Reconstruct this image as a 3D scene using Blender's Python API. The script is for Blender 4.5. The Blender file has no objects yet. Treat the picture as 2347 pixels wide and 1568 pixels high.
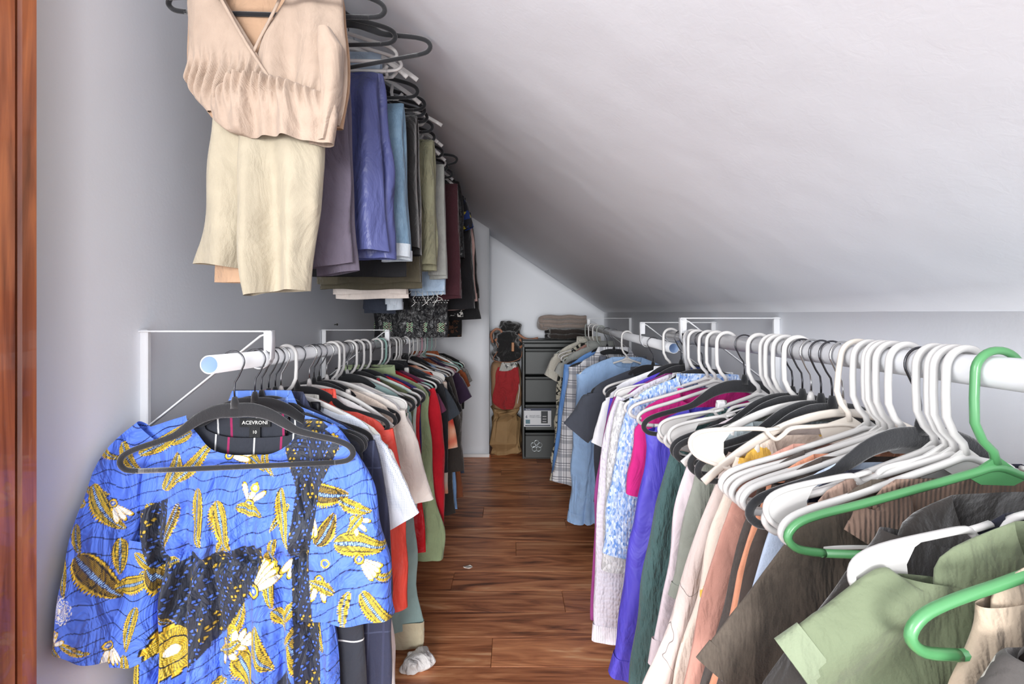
import bpy, math, random
import numpy as np
from mathutils import Matrix, Vector
PI = math.pi
SC = bpy.context.scene
COL = SC.collection
rng = np.random.RandomState(7)
random.seed(7)
EYE = 1.15

# ------------------------------------------------------------------ camera, world, lights, exposure
cam_d = bpy.data.cameras.new('camera')
cam_d.sensor_width = 36.0
cam_d.lens = 1050.0 / 2347.0 * 36.0
cam_d.shift_y = -54.0 / 2347.0
cam_d.clip_start = 0.02
cam = bpy.data.objects.new('camera', cam_d)
COL.objects.link(cam)
cam.location = (0, 0, EYE)
cam.rotation_euler = (PI / 2, 0, 0)
SC.camera = cam

world = bpy.data.worlds.new('world')
SC.world = world
world.use_nodes = True
wn = world.node_tree
wn.nodes['Background'].inputs['Color'].default_value = (0.93, 0.96, 1.0, 1)
wn.nodes['Background'].inputs['Strength'].default_value = 2.4

def area(name, loc, target, size, size_y, power, color):
    l = bpy.data.lights.new(name, 'AREA')
    l.shape = 'RECTANGLE'; l.size = size; l.size_y = size_y
    l.energy = power; l.color = color
    o = bpy.data.objects.new(name, l)
    COL.objects.link(o)
    o.location = loc
    d = Vector(target) - Vector(loc)
    o.rotation_euler = d.to_track_quat('-Z', 'Y').to_euler()
    return o
area('frontal_fill_light', (-0.3, -8.0, 1.45), (0.05, 3.0, 1.35), 3.4, 2.6, 880.0, (1.0, 1.0, 1.0))  # added distant frontal fill, keeps the far end as bright as the front
area('doorway_light', (-1.5, -1.1, 1.15), (0.6, 2.6, 1.45), 1.3, 1.5, 10.0, (1.0, 0.99, 0.97))
area('side_fill_light', (-2.3, -0.5, 2.05), (0.84, 0.9, 0.95), 1.1, 1.0, 34.0, (1.0, 1.0, 1.0))  # added fill from the left to brighten the low right wall
def fill_point(name, loc, power, r):
    l = bpy.data.lights.new(name, 'POINT'); l.energy = power; l.shadow_soft_size = r; l.color = (1.0, 1.0, 1.0)
    o = bpy.data.objects.new(name, l); COL.objects.link(o); o.location = loc
fill_point('near_fill_point', (0.30, -0.60, EYE + 0.25), 1.2, 0.2)  # added point fill behind the camera for walls and ceiling, no real lamp

SC.view_settings.view_transform = 'Standard'
SC.view_settings.look = 'None'
SC.view_settings.gamma = 1.0
SC.view_settings.use_curve_mapping = False
SC.view_settings.exposure = 0.0

# ------------------------------------------------------------------ materials
def lin(c):
    out = []
    for v in c[:3]:
        v = v / 255.0
        out.append(v / 12.92 if v <= 0.04045 else ((v + 0.055) / 1.055) ** 2.4)
    return tuple(out) + (1.0,)

class NT:
    def __init__(self, name):
        self.m = bpy.data.materials.new(name)
        self.m.use_nodes = True
        self.t = self.m.node_tree
        self.b = self.t.nodes['Principled BSDF']
        self.co = None
    def n(self, typ, **kw):
        nd = self.t.nodes.new(typ)
        for k, v in kw.items():
            setattr(nd, k, v)
        return nd
    def l(self, a, b):
        self.t.links.new(a, b)
    def coord(self, which='Object'):
        if self.co is None:
            self.co = self.n('ShaderNodeTexCoord')
        return self.co.outputs[which]
    def xyz(self):
        s = self.n('ShaderNodeSeparateXYZ'); self.l(self.coord(), s.inputs[0]); return s
    def mapping(self, scale, rot=(0, 0, 0)):
        mp = self.n('ShaderNodeMapping')
        mp.inputs['Scale'].default_value = scale
        mp.inputs['Rotation'].default_value = rot
        self.l(self.coord(), mp.inputs['Vector'])
        return mp.outputs[0]
    def math(self, op, a, b=None, c=None):
        nd = self.n('ShaderNodeMath', operation=op)
        for i, v in enumerate((a, b, c)):
            if v is None: continue
            if isinstance(v, (int, float)): nd.inputs[i].default_value = v
            else: self.l(v, nd.inputs[i])
        return nd.outputs[0]
    def mix(self, fac, a, b, blend='MIX'):
        nd = self.n('ShaderNodeMix', data_type='RGBA', blend_type=blend)
        for i, v in ((0, fac), (6, a), (7, b)):
            if isinstance(v, (int, float)): nd.inputs[i].default_value = v
            elif isinstance(v, tuple): nd.inputs[i].default_value = v
            else: self.l(v, nd.inputs[i])
        return nd.outputs[2]
    def noise(self, scale, detail=3, vec=None, dist=0.0):
        nd = self.n('ShaderNodeTexNoise')
        nd.inputs['Scale'].default_value = scale
        nd.inputs['Detail'].default_value = detail
        nd.inputs['Distortion'].default_value = dist
        self.l(vec if vec is not None else self.coord(), nd.inputs['Vector'])
        return nd.outputs['Fac']
    def vor(self, scale, out='Distance', feature='F1', vec=None, rnd=1.0):
        nd = self.n('ShaderNodeTexVoronoi', feature=feature)
        nd.inputs['Scale'].default_value = scale
        nd.inputs['Randomness'].default_value = rnd
        self.l(vec if vec is not None else self.coord(), nd.inputs['Vector'])
        return nd.outputs[out]
    def bump(self, h, strength, dist, prev=None):
        nd = self.n('ShaderNodeBump')
        nd.inputs['Strength'].default_value = strength
        nd.inputs['Distance'].default_value = dist
        self.l(h, nd.inputs['Height'])
        if prev is not None: self.l(prev, nd.inputs['Normal'])
        return nd.outputs[0]
    def col(self, c):
        if isinstance(c, tuple): self.b.inputs['Base Color'].default_value = c
        else: self.l(c, self.b.inputs['Base Color'])
    def set(self, rough=0.6, metal=0.0, spec=0.5, sheen=0.0, coat=0.0, alpha=None, trans=None):
        self.b.inputs['Roughness'].default_value = rough
        self.b.inputs['Metallic'].default_value = metal
        self.b.inputs['Specular IOR Level'].default_value = spec
        self.b.inputs['Sheen Weight'].default_value = sheen
        self.b.inputs['Coat Weight'].default_value = coat
        if trans is not None: self.b.inputs['Transmission Weight'].default_value = trans
        if alpha is not None: self.b.inputs['Alpha'].default_value = alpha

def plain(name, c, rough=0.5, metal=0.0, spec=0.5, coat=0.0, bump=None):
    t = NT(name); t.col(lin(c)); t.set(rough, metal, spec, coat=coat)
    if bump:
        t.l(t.bump(t.noise(bump[0], 4), bump[1], bump[2]), t.b.inputs['Normal'])
    return t.m

def stripe(t, co, period, w, off=0.0):
    f = t.math('FRACT', t.math('ADD', t.math('DIVIDE', co, period), off + 50.0))
    return t.math('LESS_THAN', f, w / period)

FAB = {}
def fabric(c, pat='plain', c2=None, c3=None, rough=0.85, wr=0.45, scale=1.0):
    key = (c, pat, c2, c3, rough, wr, scale)
    if key in FAB: return FAB[key]
    t = NT('fabric_%s_%d' % (pat, len(FAB)))
    base = lin(c)
    k2 = lin(c2) if c2 else tuple(v * 0.6 for v in base[:3]) + (1,)
    k3 = lin(c3) if c3 else k2
    s = t.xyz()
    X, Y, Z = s.outputs
    colr = base
    nrm = None
    sheen = 0.15
    if pat == 'plaid':
        a = stripe(t, X, 0.075 * scale, 0.020 * scale); b = stripe(t, Z, 0.075 * scale, 0.020 * scale)
        a2 = stripe(t, X, 0.075 * scale, 0.004 * scale, 0.45); b2 = stripe(t, Z, 0.075 * scale, 0.004 * scale, 0.45)
        a3 = stripe(t, X, 0.075 * scale, 0.003 * scale, 0.62); b3 = stripe(t, Z, 0.075 * scale, 0.003 * scale, 0.62)
        colr = t.mix(t.math('MULTIPLY', a, 0.55), base, k2)
        colr = t.mix(t.math('MULTIPLY', b, 0.55), colr, k2)
        for q in (a2, b2, a3, b3):
            colr = t.mix(t.math('MULTIPLY', q, 0.8), colr, k3)
    elif pat == 'windowpane':
        a = stripe(t, X, 0.085 * scale, 0.0035); b = stripe(t, Z, 0.19 * scale, 0.0035, 0.3)
        a2 = stripe(t, X, 0.115 * scale, 0.005, 0.5)
        colr = t.mix(t.math('MULTIPLY', a, 0.75), base, k2)
        colr = t.mix(t.math('MULTIPLY', b, 0.75), colr, k2)
        colr = t.mix(t.math('MULTIPLY', a2, 0.7), colr, k3)
    elif pat == 'finecheck':
        a = stripe(t, X, 0.03, 0.0016); b = stripe(t, Z, 0.03, 0.0016)
        colr = t.mix(t.math('MULTIPLY', a, 0.45), base, k2)
        colr = t.mix(t.math('MULTIPLY', b, 0.45), colr, k2)
    elif pat == 'floral':
        v = t.vor(16 / scale); w = t.vor(27 / scale)
        f = t.math('LESS_THAN', t.math('ADD', v, t.math('MULTIPLY', t.noise(60), 0.25)), 0.42)
        f2 = t.math('LESS_THAN', t.math('ADD', w, t.math('MULTIPLY', t.noise(80), 0.25)), 0.30)
        colr = t.mix(f, base, k2); colr = t.mix(f2, colr, k3)
    elif pat == 'stems':
        n1 = t.noise(7 / scale, 2, dist=1.0)
        band = t.math('LESS_THAN', t.math('ABSOLUTE', t.math('SUBTRACT', n1, 0.52)), 0.0045)
        v = t.vor(13 / scale)
        f = t.math('LESS_THAN', t.math('ADD', v, t.math('MULTIPLY', t.noise(50), 0.3)), 0.29)
        colr = t.mix(t.math('MULTIPLY', band, 0.75), base, k2); colr = t.mix(t.math('MULTIPLY', f, 0.6), colr, k3)
    elif pat == 'blotch':
        n1 = t.noise(9 / scale, 4, dist=0.8)
        f = t.math('GREATER_THAN', n1, 0.55)
        f2 = t.math('GREATER_THAN', t.noise(14 / scale, 3), 0.60)
        colr = t.mix(f, base, k2); colr = t.mix(f2, colr, k3)
    elif pat == 'ombre':
        n1 = t.noise(5 / scale, 2)
        rp = t.n('ShaderNodeValToRGB'); t.l(n1, rp.inputs[0])
        rp.color_ramp.elements[0].position = 0.40; rp.color_ramp.elements[0].color = base
        rp.color_ramp.elements[1].position = 0.62; rp.color_ramp.elements[1].color = k2
        e = rp.color_ramp.elements.new(0.52); e.color = k3
        colr = rp.outputs[0]
    elif pat in ('knit', 'marl'):
        vec = t.mapping((110, 110, 75))
        v = t.vor(1.0, vec=vec, rnd=0.5)
        nrm = t.bump(t.math('SUBTRACT', 1.0, v), 0.9, 0.004)
        if pat == 'marl':
            q = t.vor(1.0, 'Color', vec=t.mapping((240, 240, 110)))
            sp = t.n('ShaderNodeSeparateColor'); t.l(q, sp.inputs[0])
            colr = t.mix(sp.outputs[0], base, k2)
        sheen = 0.3
    elif pat == 'rib':
        w = t.math('SINE', t.math('MULTIPLY', X, 2 * PI / 0.006))
        nrm = t.bump(w, 0.6, 0.0010)
    elif pat == 'crinkle':
        v = t.noise(1.0, 3, vec=t.mapping((120, 120, 38)))
        nrm = t.bump(v, 1.0, 0.007)
    elif pat == 'mesh':
        v = t.vor(1.0, vec=t.mapping((260, 260, 260)), rnd=0.0)
        colr = t.mix(t.math('LESS_THAN', v, 0.28), base, k2)
    elif pat == 'denim':
        n1 = t.noise(1.0, 2, vec=t.mapping((500, 500, 90)))
        n2 = t.noise(9, 3)
        colr = t.mix(n1, base, k2)
        colr = t.mix(t.math('MULTIPLY', t.math('GREATER_THAN', n2, 0.56), 0.25), colr, k3)
    elif pat in ('satin', 'leather'):
        sheen = 0.0
    elif pat == 'velvet':
        sheen = 0.6
    if pat in ('plain', 'velvet', 'denim', 'rib', 'crinkle'):
        src = colr
        n1 = t.noise(26, 4)
        lo = t.math('MULTIPLY_ADD', n1, 0.30, 0.85)
        cm = t.n('ShaderNodeCombineXYZ')
        for i in range(3): t.l(lo, cm.inputs[i])
        colr = t.mix(1.0, src, cm.outputs[0], 'MULTIPLY')
    t.col(colr)
    wrk = t.noise(1.0, 4, vec=t.mapping((14, 14, 7)), dist=0.6)
    nrm = t.bump(wrk, wr, 0.055, nrm)
    if pat == 'leather':
        w2 = t.noise(30, 5, dist=1.2)
        nrm = t.bump(w2, 0.8, 0.02, nrm)
    if pat not in ('satin', 'leather'):
        wv = t.noise(420, 2)
        nrm = t.bump(wv, 0.35, 0.0015, nrm)
    t.l(nrm, t.b.inputs['Normal'])
    t.set(rough if pat not in ('satin', 'leather') else (0.42 if pat == 'satin' else 0.28), 0, 0.35 if pat != 'leather' else 0.6, sheen)
    FAB[key] = t.m
    return t.m

M_WALL = NT('painted_plaster')
M_WALL.col(lin((232, 235, 241))); M_WALL.set(0.55, 0, 0.35)
M_WALL.l(M_WALL.bump(M_WALL.noise(2.2, 3), 0.25, 0.02, M_WALL.bump(M_WALL.noise(130, 3), 0.12, 0.002)), M_WALL.b.inputs['Normal'])
M_WALL = M_WALL.m
M_CEIL = NT('ceiling_plaster')
M_CEIL.col(lin((231, 233, 238))); M_CEIL.set(0.5, 0, 0.4)
M_CEIL.l(M_CEIL.bump(M_CEIL.noise(1.0, 3, vec=M_CEIL.mapping((2.5, 2.5, 2.5))), 0.3, 0.03, M_CEIL.bump(M_CEIL.noise(60, 5, dist=1.0), 0.10, 0.003)), M_CEIL.b.inputs['Normal'])
M_CEIL = M_CEIL.m
M_TRIMW = plain('white_trim_paint', (232, 231, 230), 0.4)
M_STEELW = plain('white_enamel_steel', (216, 217, 220), 0.3, coat=0.3)
M_TUBE_IN = plain('tube_inside', (150, 172, 205), 0.4)
M_CHROME = plain('chrome_wire', (200, 200, 200), 0.18, metal=1.0)
M_CHROME_D = plain('dark_steel_wire', (90, 90, 94), 0.25, metal=1.0)
M_WPL = plain('white_plastic', (208, 206, 204), 0.28, coat=0.2)
M_CPL = plain('cream_plastic', (214, 206, 196), 0.3, coat=0.2)
M_GPL = plain('green_plastic', (84, 146, 94), 0.3, coat=0.2)
M_MPL = plain('mint_plastic', (150, 190, 180), 0.3)
M_PPL = plain('pink_plastic', (205, 150, 165), 0.3)
M_GRPL = plain('grey_plastic', (150, 155, 150), 0.35)
M_SCREW = plain('screw_metal', (70, 68, 64), 0.4, metal=0.8)
M_BLACKV = fabric((26, 27, 31), 'velvet', wr=0.1)
M_BTN = plain('button_plastic', (225, 225, 220), 0.3)
M_BRASS = plain('brass_button', (170, 130, 80), 0.3, metal=0.9)

def wood_trim():
    t = NT('stained_wood')
    g = t.noise(1.0, 5, vec=t.mapping((30, 30, 2.2)), dist=1.2)
    rp = t.n('ShaderNodeValToRGB'); t.l(g, rp.inputs[0])
    rp.color_ramp.elements[0].position = 0.30; rp.color_ramp.elements[0].color = lin((104, 50, 28))
    rp.color_ramp.elements[1].position = 0.70; rp.color_ramp.elements[1].color = lin((196, 116, 70))
    e = rp.color_ramp.elements.new(0.5); e.color = lin((158, 88, 56))
    t.col(rp.outputs[0]); t.set(0.28, 0, 0.5, coat=0.4)
    t.l(t.bump(g, 0.3, 0.003), t.b.inputs['Normal'])
    return t.m
M_WOOD = wood_trim()

def floor_mat(i):
    t = NT('floor_plank_wood_%d' % i)
    r = random.Random(i * 13 + 5)
    mp = t.n('ShaderNodeMapping')
    mp.inputs['Location'].default_value = (r.uniform(0, 40), r.uniform(0, 40), 0)
    mp.inputs['Scale'].default_value = (1.4, 11, 1)
    t.l(t.coord(), mp.inputs['Vector'])
    g = t.noise(1.3, 6, vec=mp.outputs[0], dist=1.8)
    mp2 = t.n('ShaderNodeMapping')
    mp2.inputs['Location'].default_value = (r.uniform(0, 40), r.uniform(0, 40), 0)
    mp2.inputs['Scale'].default_value = (5, 120, 1)
    t.l(t.coord(), mp2.inputs['Vector'])
    g2 = t.noise(1.0, 4, vec=mp2.outputs[0], dist=0.5)
    f = t.math('ADD', t.math('MULTIPLY', g, 0.75), t.math('MULTIPLY', g2, 0.25))
    rp = t.n('ShaderNodeValToRGB'); t.l(f, rp.inputs[0])
    k = r.uniform(0.86, 1.12)
    cc = lambda c: tuple(min(1, v * k) for v in lin(c)[:3]) + (1,)
    rp.color_ramp.elements[0].position = 0.34; rp.color_ramp.elements[0].color = cc((108, 62, 40))
    rp.color_ramp.elements[1].position = 0.68; rp.color_ramp.elements[1].color = cc((255, 200, 150))
    e = rp.color_ramp.elements.new(0.46); e.color = cc((190, 118, 78))
    e = rp.color_ramp.elements.new(0.56); e.color = cc((226, 152, 104))
    t.col(rp.outputs[0]); t.set(0.36, 0, 0.5)
    t.l(t.bump(g2, 0.12, 0.001), t.b.inputs['Normal'])
    return t.m

# ------------------------------------------------------------------ geometry helpers
def mesh_obj(name, V, F, mat, parent=None, smooth=True, mats=None, fm=None):
    me = bpy.data.meshes.new(name)
    me.from_pydata([tuple(v) for v in V] if not isinstance(V, np.ndarray) else V.tolist(), [], F if isinstance(F, list) else F.tolist())
    me.update()
    if smooth:
        me.polygons.foreach_set('use_smooth', [True] * len(me.polygons))
    for m in (mats or [mat]):
        me.materials.append(m)
    if fm is not None:
        me.polygons.foreach_set('material_index', fm)
    o = bpy.data.objects.new(name, me)
    COL.objects.link(o)
    if parent is not None: o.parent = parent
    return o

def join(parts):
    V = []; F = []; n = 0
    for v, f in parts:
        v = np.asarray(v, float)
        V.append(v); F += [[i + n for i in q] for q in (f if isinstance(f, list) else f.tolist())]
        n += len(v)
    return np.concatenate(V), F

def grid_faces(nv, nu, wrap=True):
    F = []
    m = nu if wrap else nu - 1
    for i in range(nv - 1):
        for j in range(m):
            a = i * nu + j; b = i * nu + (j + 1) % nu
            F.append([a, a + nu, b + nu, b])
    return F

def grid_faces_np(nv, nu, wrap=True):
    m = nu if wrap else nu - 1
    i, j = np.meshgrid(np.arange(nv - 1), np.arange(m), indexing='ij')
    a = (i * nu + j).ravel(); b = (i * nu + (j + 1) % nu).ravel()
    return np.stack([a, a + nu, b + nu, b], 1)

def box(x0, x1, y0, y1, z0, z1, bev=0.0):
    if bev <= 0:
        V = [(x, y, z) for x in (x0, x1) for y in (y0, y1) for z in (z0, z1)]
        F = [[0, 1, 3, 2], [4, 6, 7, 5], [0, 4, 5, 1], [2, 3, 7, 6], [0, 2, 6, 4], [1, 5, 7, 3]]
        return V, F
    b = min(bev, (x1 - x0) / 2.01, (y1 - y0) / 2.01, (z1 - z0) / 2.01)
    V = []
    for sx in (0, 1):
        for sy in (0, 1):
            for sz in (0, 1):
                X = (x0, x1)[sx]; Y = (y0, y1)[sy]; Z = (z0, z1)[sz]
                xi = X + (b if sx == 0 else -b); yi = Y + (b if sy == 0 else -b); zi = Z + (b if sz == 0 else -b)
                V += [(X, yi, zi), (xi, Y, zi), (xi, yi, Z)]
    def I(sx, sy, sz, k): return (sx * 4 + sy * 2 + sz) * 3 + k
    F = []
    for s in (0, 1):
        q = [I(s, 0, 0, 0), I(s, 1, 0, 0), I(s, 1, 1, 0), I(s, 0, 1, 0)]; F.append(q if s else q[::-1])
        q = [I(0, s, 0, 1), I(0, s, 1, 1), I(1, s, 1, 1), I(1, s, 0, 1)]; F.append(q if s else q[::-1])
        q = [I(0, 0, s, 2), I(1, 0, s, 2), I(1, 1, s, 2), I(0, 1, s, 2)]; F.append(q if s else q[::-1])
    for a in (0, 1):
        for c in (0, 1):
            F.append([I(0, a, c, 1), I(1, a, c, 1), I(1, a, c, 2), I(0, a, c, 2)])
            F.append([I(a, 0, c, 0), I(a, 1, c, 0), I(a, 1, c, 2), I(a, 0, c, 2)])
            F.append([I(a, c, 0, 0), I(a, c, 1, 0), I(a, c, 1, 1), I(a, c, 0, 1)])
    for a in (0, 1):
        for b_ in (0, 1):
            for c in (0, 1):
                F.append([I(a, b_, c, 0), I(a, b_, c, 1), I(a, b_, c, 2)])
    return V, F

def smooth_path(P, n=6, closed=False):
    P = [np.array(p, float) for p in P]
    out = []
    N = len(P)
    rngi = range(N if closed else N - 1)
    for i in rngi:
        if closed:
            p0, p1, p2, p3 = P[(i - 1) % N], P[i], P[(i + 1) % N], P[(i + 2) % N]
        else:
            p0 = P[max(i - 1, 0)]; p1 = P[i]; p2 = P[i + 1]; p3 = P[min(i + 2, N - 1)]
        for k in range(n):
            t = k / n
            out.append(0.5 * ((2 * p1) + (-p0 + p2) * t + (2 * p0 - 5 * p1 + 4 * p2 - p3) * t * t + (-p0 + 3 * p1 - 3 * p2 + p3) * t ** 3))
    if not closed: out.append(P[-1])
    return np.array(out)

def sweep(path, ra, rb=None, m=8, closed=False, up=(0, 1, 0), cap=True, power=1.0):
    """ra: radius in the plane perpendicular to `up`; rb: radius along `up`."""
    P = np.asarray(path, float); n = len(P)
    ra = np.broadcast_to(np.asarray(ra, float), (n,)); rb = ra if rb is None else np.broadcast_to(np.asarray(rb, float), (n,))
    if closed: T = np.roll(P, -1, 0) - np.roll(P, 1, 0)
    else: T = np.gradient(P, axis=0)
    T = T / (np.linalg.norm(T, axis=1, keepdims=True) + 1e-12)
    U = np.broadcast_to(np.array(up, float), P.shape)
    S = np.cross(T, U); S /= (np.linalg.norm(S, axis=1, keepdims=True) + 1e-9)
    W = np.cross(S, T); W /= (np.linalg.norm(W, axis=1, keepdims=True) + 1e-9)
    a = np.linspace(0, 2 * PI, m, endpoint=False) + PI / m
    ca = np.sign(np.cos(a)) * np.abs(np.cos(a)) ** power; sa = np.sign(np.sin(a)) * np.abs(np.sin(a)) ** power
    V = P[:, None, :] + S[:, None, :] * (ra[:, None] * ca[None])[:, :, None] + W[:, None, :] * (rb[:, None] * sa[None])[:, :, None]
    V = V.reshape(-1, 3)
    F = grid_faces(n, m)
    if closed:
        for j in range(m):
            F.append([(n - 1) * m + j, j, (j + 1) % m, (n - 1) * m + (j + 1) % m])
    elif cap:
        F.append(list(range(m))); F.append([(n - 1) * m + j for j in range(m)][::-1])
    return V, F

def plate(poly, y0, y1):
    n = len(poly)
    V = [(x, y0, z) for x, z in poly] + [(x, y1, z) for x, z in poly]
    F = [list(range(n)), list(range(2 * n - 1, n - 1, -1))]
    for i in range(n):
        j = (i + 1) % n
        F.append([i, i + n, j + n, j])
    return V, F

def thing(name, label, cat, loc, rot=(0, 0, 0), group=None):
    o = bpy.data.objects.new(name, None)
    o.empty_display_size = 0.05
    COL.objects.link(o)
    o.location = loc; o.rotation_euler = rot
    o['label'] = label; o['category'] = cat
    if group: o['group'] = group
    return o

def tag(o, label, cat, group=None):
    o['label'] = label; o['category'] = cat
    if group: o['group'] = group
    return o

def structure(o, label=None):
    o['kind'] = 'structure'
    if label: o['label'] = label
    return o

# ------------------------------------------------------------------ room shell
XL, XR, YB, YS = -0.85, 0.84, 4.18, 3.80
def ceil_z(x, y):                       # underside of the sloping ceiling
    z0 = 0.012 + (y - 0.75) / (4.18 - 0.75) * 0.045
    return EYE + z0 + (XR - x) * 0.675

# floor sub-base and planks
fl = thing('floor', 'brown wood-look plank floor', 'floor', (0, 0, 0))
del fl['category']
structure(fl)
v, f = box(-1.9, 1.0, -1.2, 4.3, -0.05, -0.006)
mesh_obj('underlay', v, f, plain('underlay', (60, 40, 30), 0.8), fl, smooth=False)
FM = [floor_mat(i) for i in range(9)]
pw, plen = 0.142, 1.22
row = 0
y = -0.12 + 2.057 - 14 * 0.142
while y < 4.2:
    off = -1.0 - (row * 0.47) % plen
    x = off
    while x < 0.88:
        xa = max(x, -0.90); xb = min(x + plen, 0.88)
        if xb - xa > 0.02:
            v, f = box(xa + 0.0006, xb - 0.0006, y + 0.0006, min(y + pw, 4.2) - 0.0006, -0.008, 0.0, 0.0012)
            mesh_obj('floor_plank', v, f, FM[random.randrange(9)], fl, smooth=False)
        x += plen
    y += pw; row += 1

def wavy_wall(name, p00, p10, p11, p01, nx, nz, normal, thick, mat, amp=0.003):
    """thick slab with softly uneven visible face; corners p00 p10 p11 p01"""
    P = []
    for i in range(nz + 1):
        for j in range(nx + 1):
            u = j / nx; w = i / nz
            p = (np.array(p00) * (1 - u) * (1 - w) + np.array(p10) * u * (1 - w) + np.array(p11) * u * w + np.array(p01) * (1 - u) * w)
            P.append(p)
    P = np.array(P); N = np.array(normal, float); N /= np.linalg.norm(N)
    n = len(P)
    e = amp * (np.sin(P[:, 0] * 3.1 + P[:, 1] * 2.3 + 1) + np.sin(P[:, 1] * 4.1 - P[:, 2] * 3.3)) * 0.5
    ii = np.arange(n); r = ii // (nx + 1); c = ii % (nx + 1)
    e[(r == 0) | (r == nz) | (c == 0) | (c == nx)] *= 0.0
    A = P + N * e[:, None]; B = P - N * thick
    F = [[i * (nx + 1) + j, i * (nx + 1) + j + 1, (i + 1) * (nx + 1) + j + 1, (i + 1) * (nx + 1) + j] for i in range(nz) for j in range(nx)]
    F2 = [[q + n for q in f[::-1]] for f in F]
    F += F2
    edge = [j for j in range(nx + 1)] + [i * (nx + 1) + nx for i in range(1, nz + 1)] + [nz * (nx + 1) + j for j in range(nx - 1, -1, -1)] + [i * (nx + 1) for i in range(nz - 1, 0, -1)]
    for a, b in zip(edge, edge[1:] + edge[:1]): F.append([a, b, b + n, a + n])
    return structure(mesh_obj(name, np.concatenate([A, B]), F, mat))

zc = ceil_z
wavy_wall('wall_left', (XL, 0.80, -0.01), (XL, YB + .1, -0.01), (XL, YB + .1, zc(XL, YB) + .02), (XL, 0.80, zc(XL, .8) + .02), 30, 20, (1, 0, 0), 0.11, M_WALL)
wavy_wall('wall_right', (XR, -1.2, -0.01), (XR, YB, -0.01), (XR, YB, zc(XR, YB)), (XR, -1.2, zc(XR, -1.2)), 30, 10, (-1, 0, 0), 0.1, M_WALL)
wavy_wall('wall_back', (-0.9, YB, -0.01), (XR + .05, YB, -0.01), (XR + .05, YB, zc(XR + .05, YB)), (-0.9, YB, zc(-0.9, YB)), 20, 20, (0, -1, 0), 0.1, M_WALL)
structure(wavy_wall('wall_stub', (XL, YS, 0.0), (-0.19, YS, 0.0), (-0.19, YS, zc(-0.19, YS)), (XL, YS, zc(XL, YS)), 10, 20, (0, -1, 0), 0.12, M_WALL), 'short wall end beside the storage recess')
wavy_wall('ceiling', (XR + .02, -1.2, zc(XR + .02, -1.2)), (XR + .02, YB + .1, zc(XR + .02, YB + .1)), (-1.0, YB + .1, zc(-1.0, YB + .1)), (-1.0, -1.2, zc(-1.0, -1.2)), 46, 24, (-0.56, 0, -0.83), 0.1, M_CEIL, 0.006)
# shoe moulding of the stub wall
v, f = box(XL + 0.001, -0.185, YS - 0.014, YS, 0.0, 0.03, 0.004)
structure(mesh_obj('baseboard_back', v, f, M_TRIMW, smooth=False))
v, f = box(-0.1895, -0.176, YS - 0.014, YB, 0.0, 0.022, 0.004)
structure(mesh_obj('trim_1', v, f, M_WOOD, smooth=False))
# baseboard left and right
v, f = box(XL, XL + 0.012, 0.80, YS - 0.02, 0.0, 0.08, 0.003)
structure(mesh_obj('baseboard_left', v, f, M_TRIMW, smooth=False))
v, f = box(XR - 0.012, XR, -1.0, YB - 0.002, 0.0, 0.08, 0.003)
structure(mesh_obj('baseboard_right', v, f, M_TRIMW, smooth=False))
# door casing of stained wood at the left edge
dc = thing('door_1', 'stained wooden door casing', 'door', (XL, 0.73, 0)); del dc['category']; structure(dc)
v, f = box(-0.02, 0.028, 0.035, 0.066, 0, 2.5, 0.004)
mesh_obj('casing_edge', v, f, M_WOOD, dc, smooth=False)
v, f = box(-0.02, 0.018, 0.027, 0.036, 0, 2.5, 0.002)
mesh_obj('casing_groove', v, f, plain('dark_groove', (52, 26, 16), 0.5), dc, smooth=False)
v, f = box(-0.13, 0.034, -0.10, 0.028, 0, 2.5, 0.006)
mesh_obj('casing_board', v, f, M_WOOD, dc, smooth=False)

# screws / picture pins left in the wall
for (yy, zz, lab) in ((2.19, EYE - 0.030, 'small dark screw left in the grey wall under the upper clothes'), (2.20, EYE - 0.24, 'small brass screw in the grey wall behind the hanger hooks')):
    sw = thing('wall_screw', lab, 'screw', (XL + 0.0, yy, zz))
    v, f = sweep([(0.001, 0, 0), (0.014, 0, 0.001)], 0.0025, m=8); mesh_obj('shank', v, f, M_SCREW, sw)
    v, f = sweep([(0.013, 0, 0.001), (0.017, 0, 0.001)], [0.006, 0.0045], m=10); mesh_obj('screw_head', v, f, M_SCREW, sw)

# ------------------------------------------------------------------ closet rods and brackets
def rod(name, a, b, r, label, inner=None):
    a = np.array(a); b = np.array(b)
    t = thing(name, label, 'rod', tuple(a))
    d = b - a; L = np.linalg.norm(d); u = d / L
    m = 28
    def ring_tube(s0, s1, ro, ri):
        ang = np.linspace(0, 2 * PI, m, endpoint=False)
        R = []
        for (s, rr) in ((s0, ro), (s1, ro), (s1, ri), (s0, ri)):
            c = u * s
            R.append(np.stack([c[0] + rr * np.cos(ang), np.full(m, c[1]), c[2] + rr * np.sin(ang)], 1))
        V = np.concatenate(R); F = []; FMI = []
        for k in range(4):
            for j in range(m):
                k2 = (k + 1) % 4
                F.append([k * m + j, k2 * m + j, k2 * m + (j + 1) % m, k * m + (j + 1) % m]); FMI.append(1 if k == 2 else 0)
        return V, F, FMI
    sp = inner if inner else L
    V, F, FMI = ring_tube(0, sp, r, r - 0.0022)
    mesh_obj('outer_tube', V, F, None, t, mats=[M_STEELW, M_TUBE_IN], fm=FMI)
    if inner:
        V, F, FMI = ring_tube(inner - 0.05, L, r - 0.0026, r - 0.0045)
        mesh_obj('inner_tube', V, F, None, t, mats=[M_STEELW, M_TUBE_IN], fm=FMI)
    return t

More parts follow.
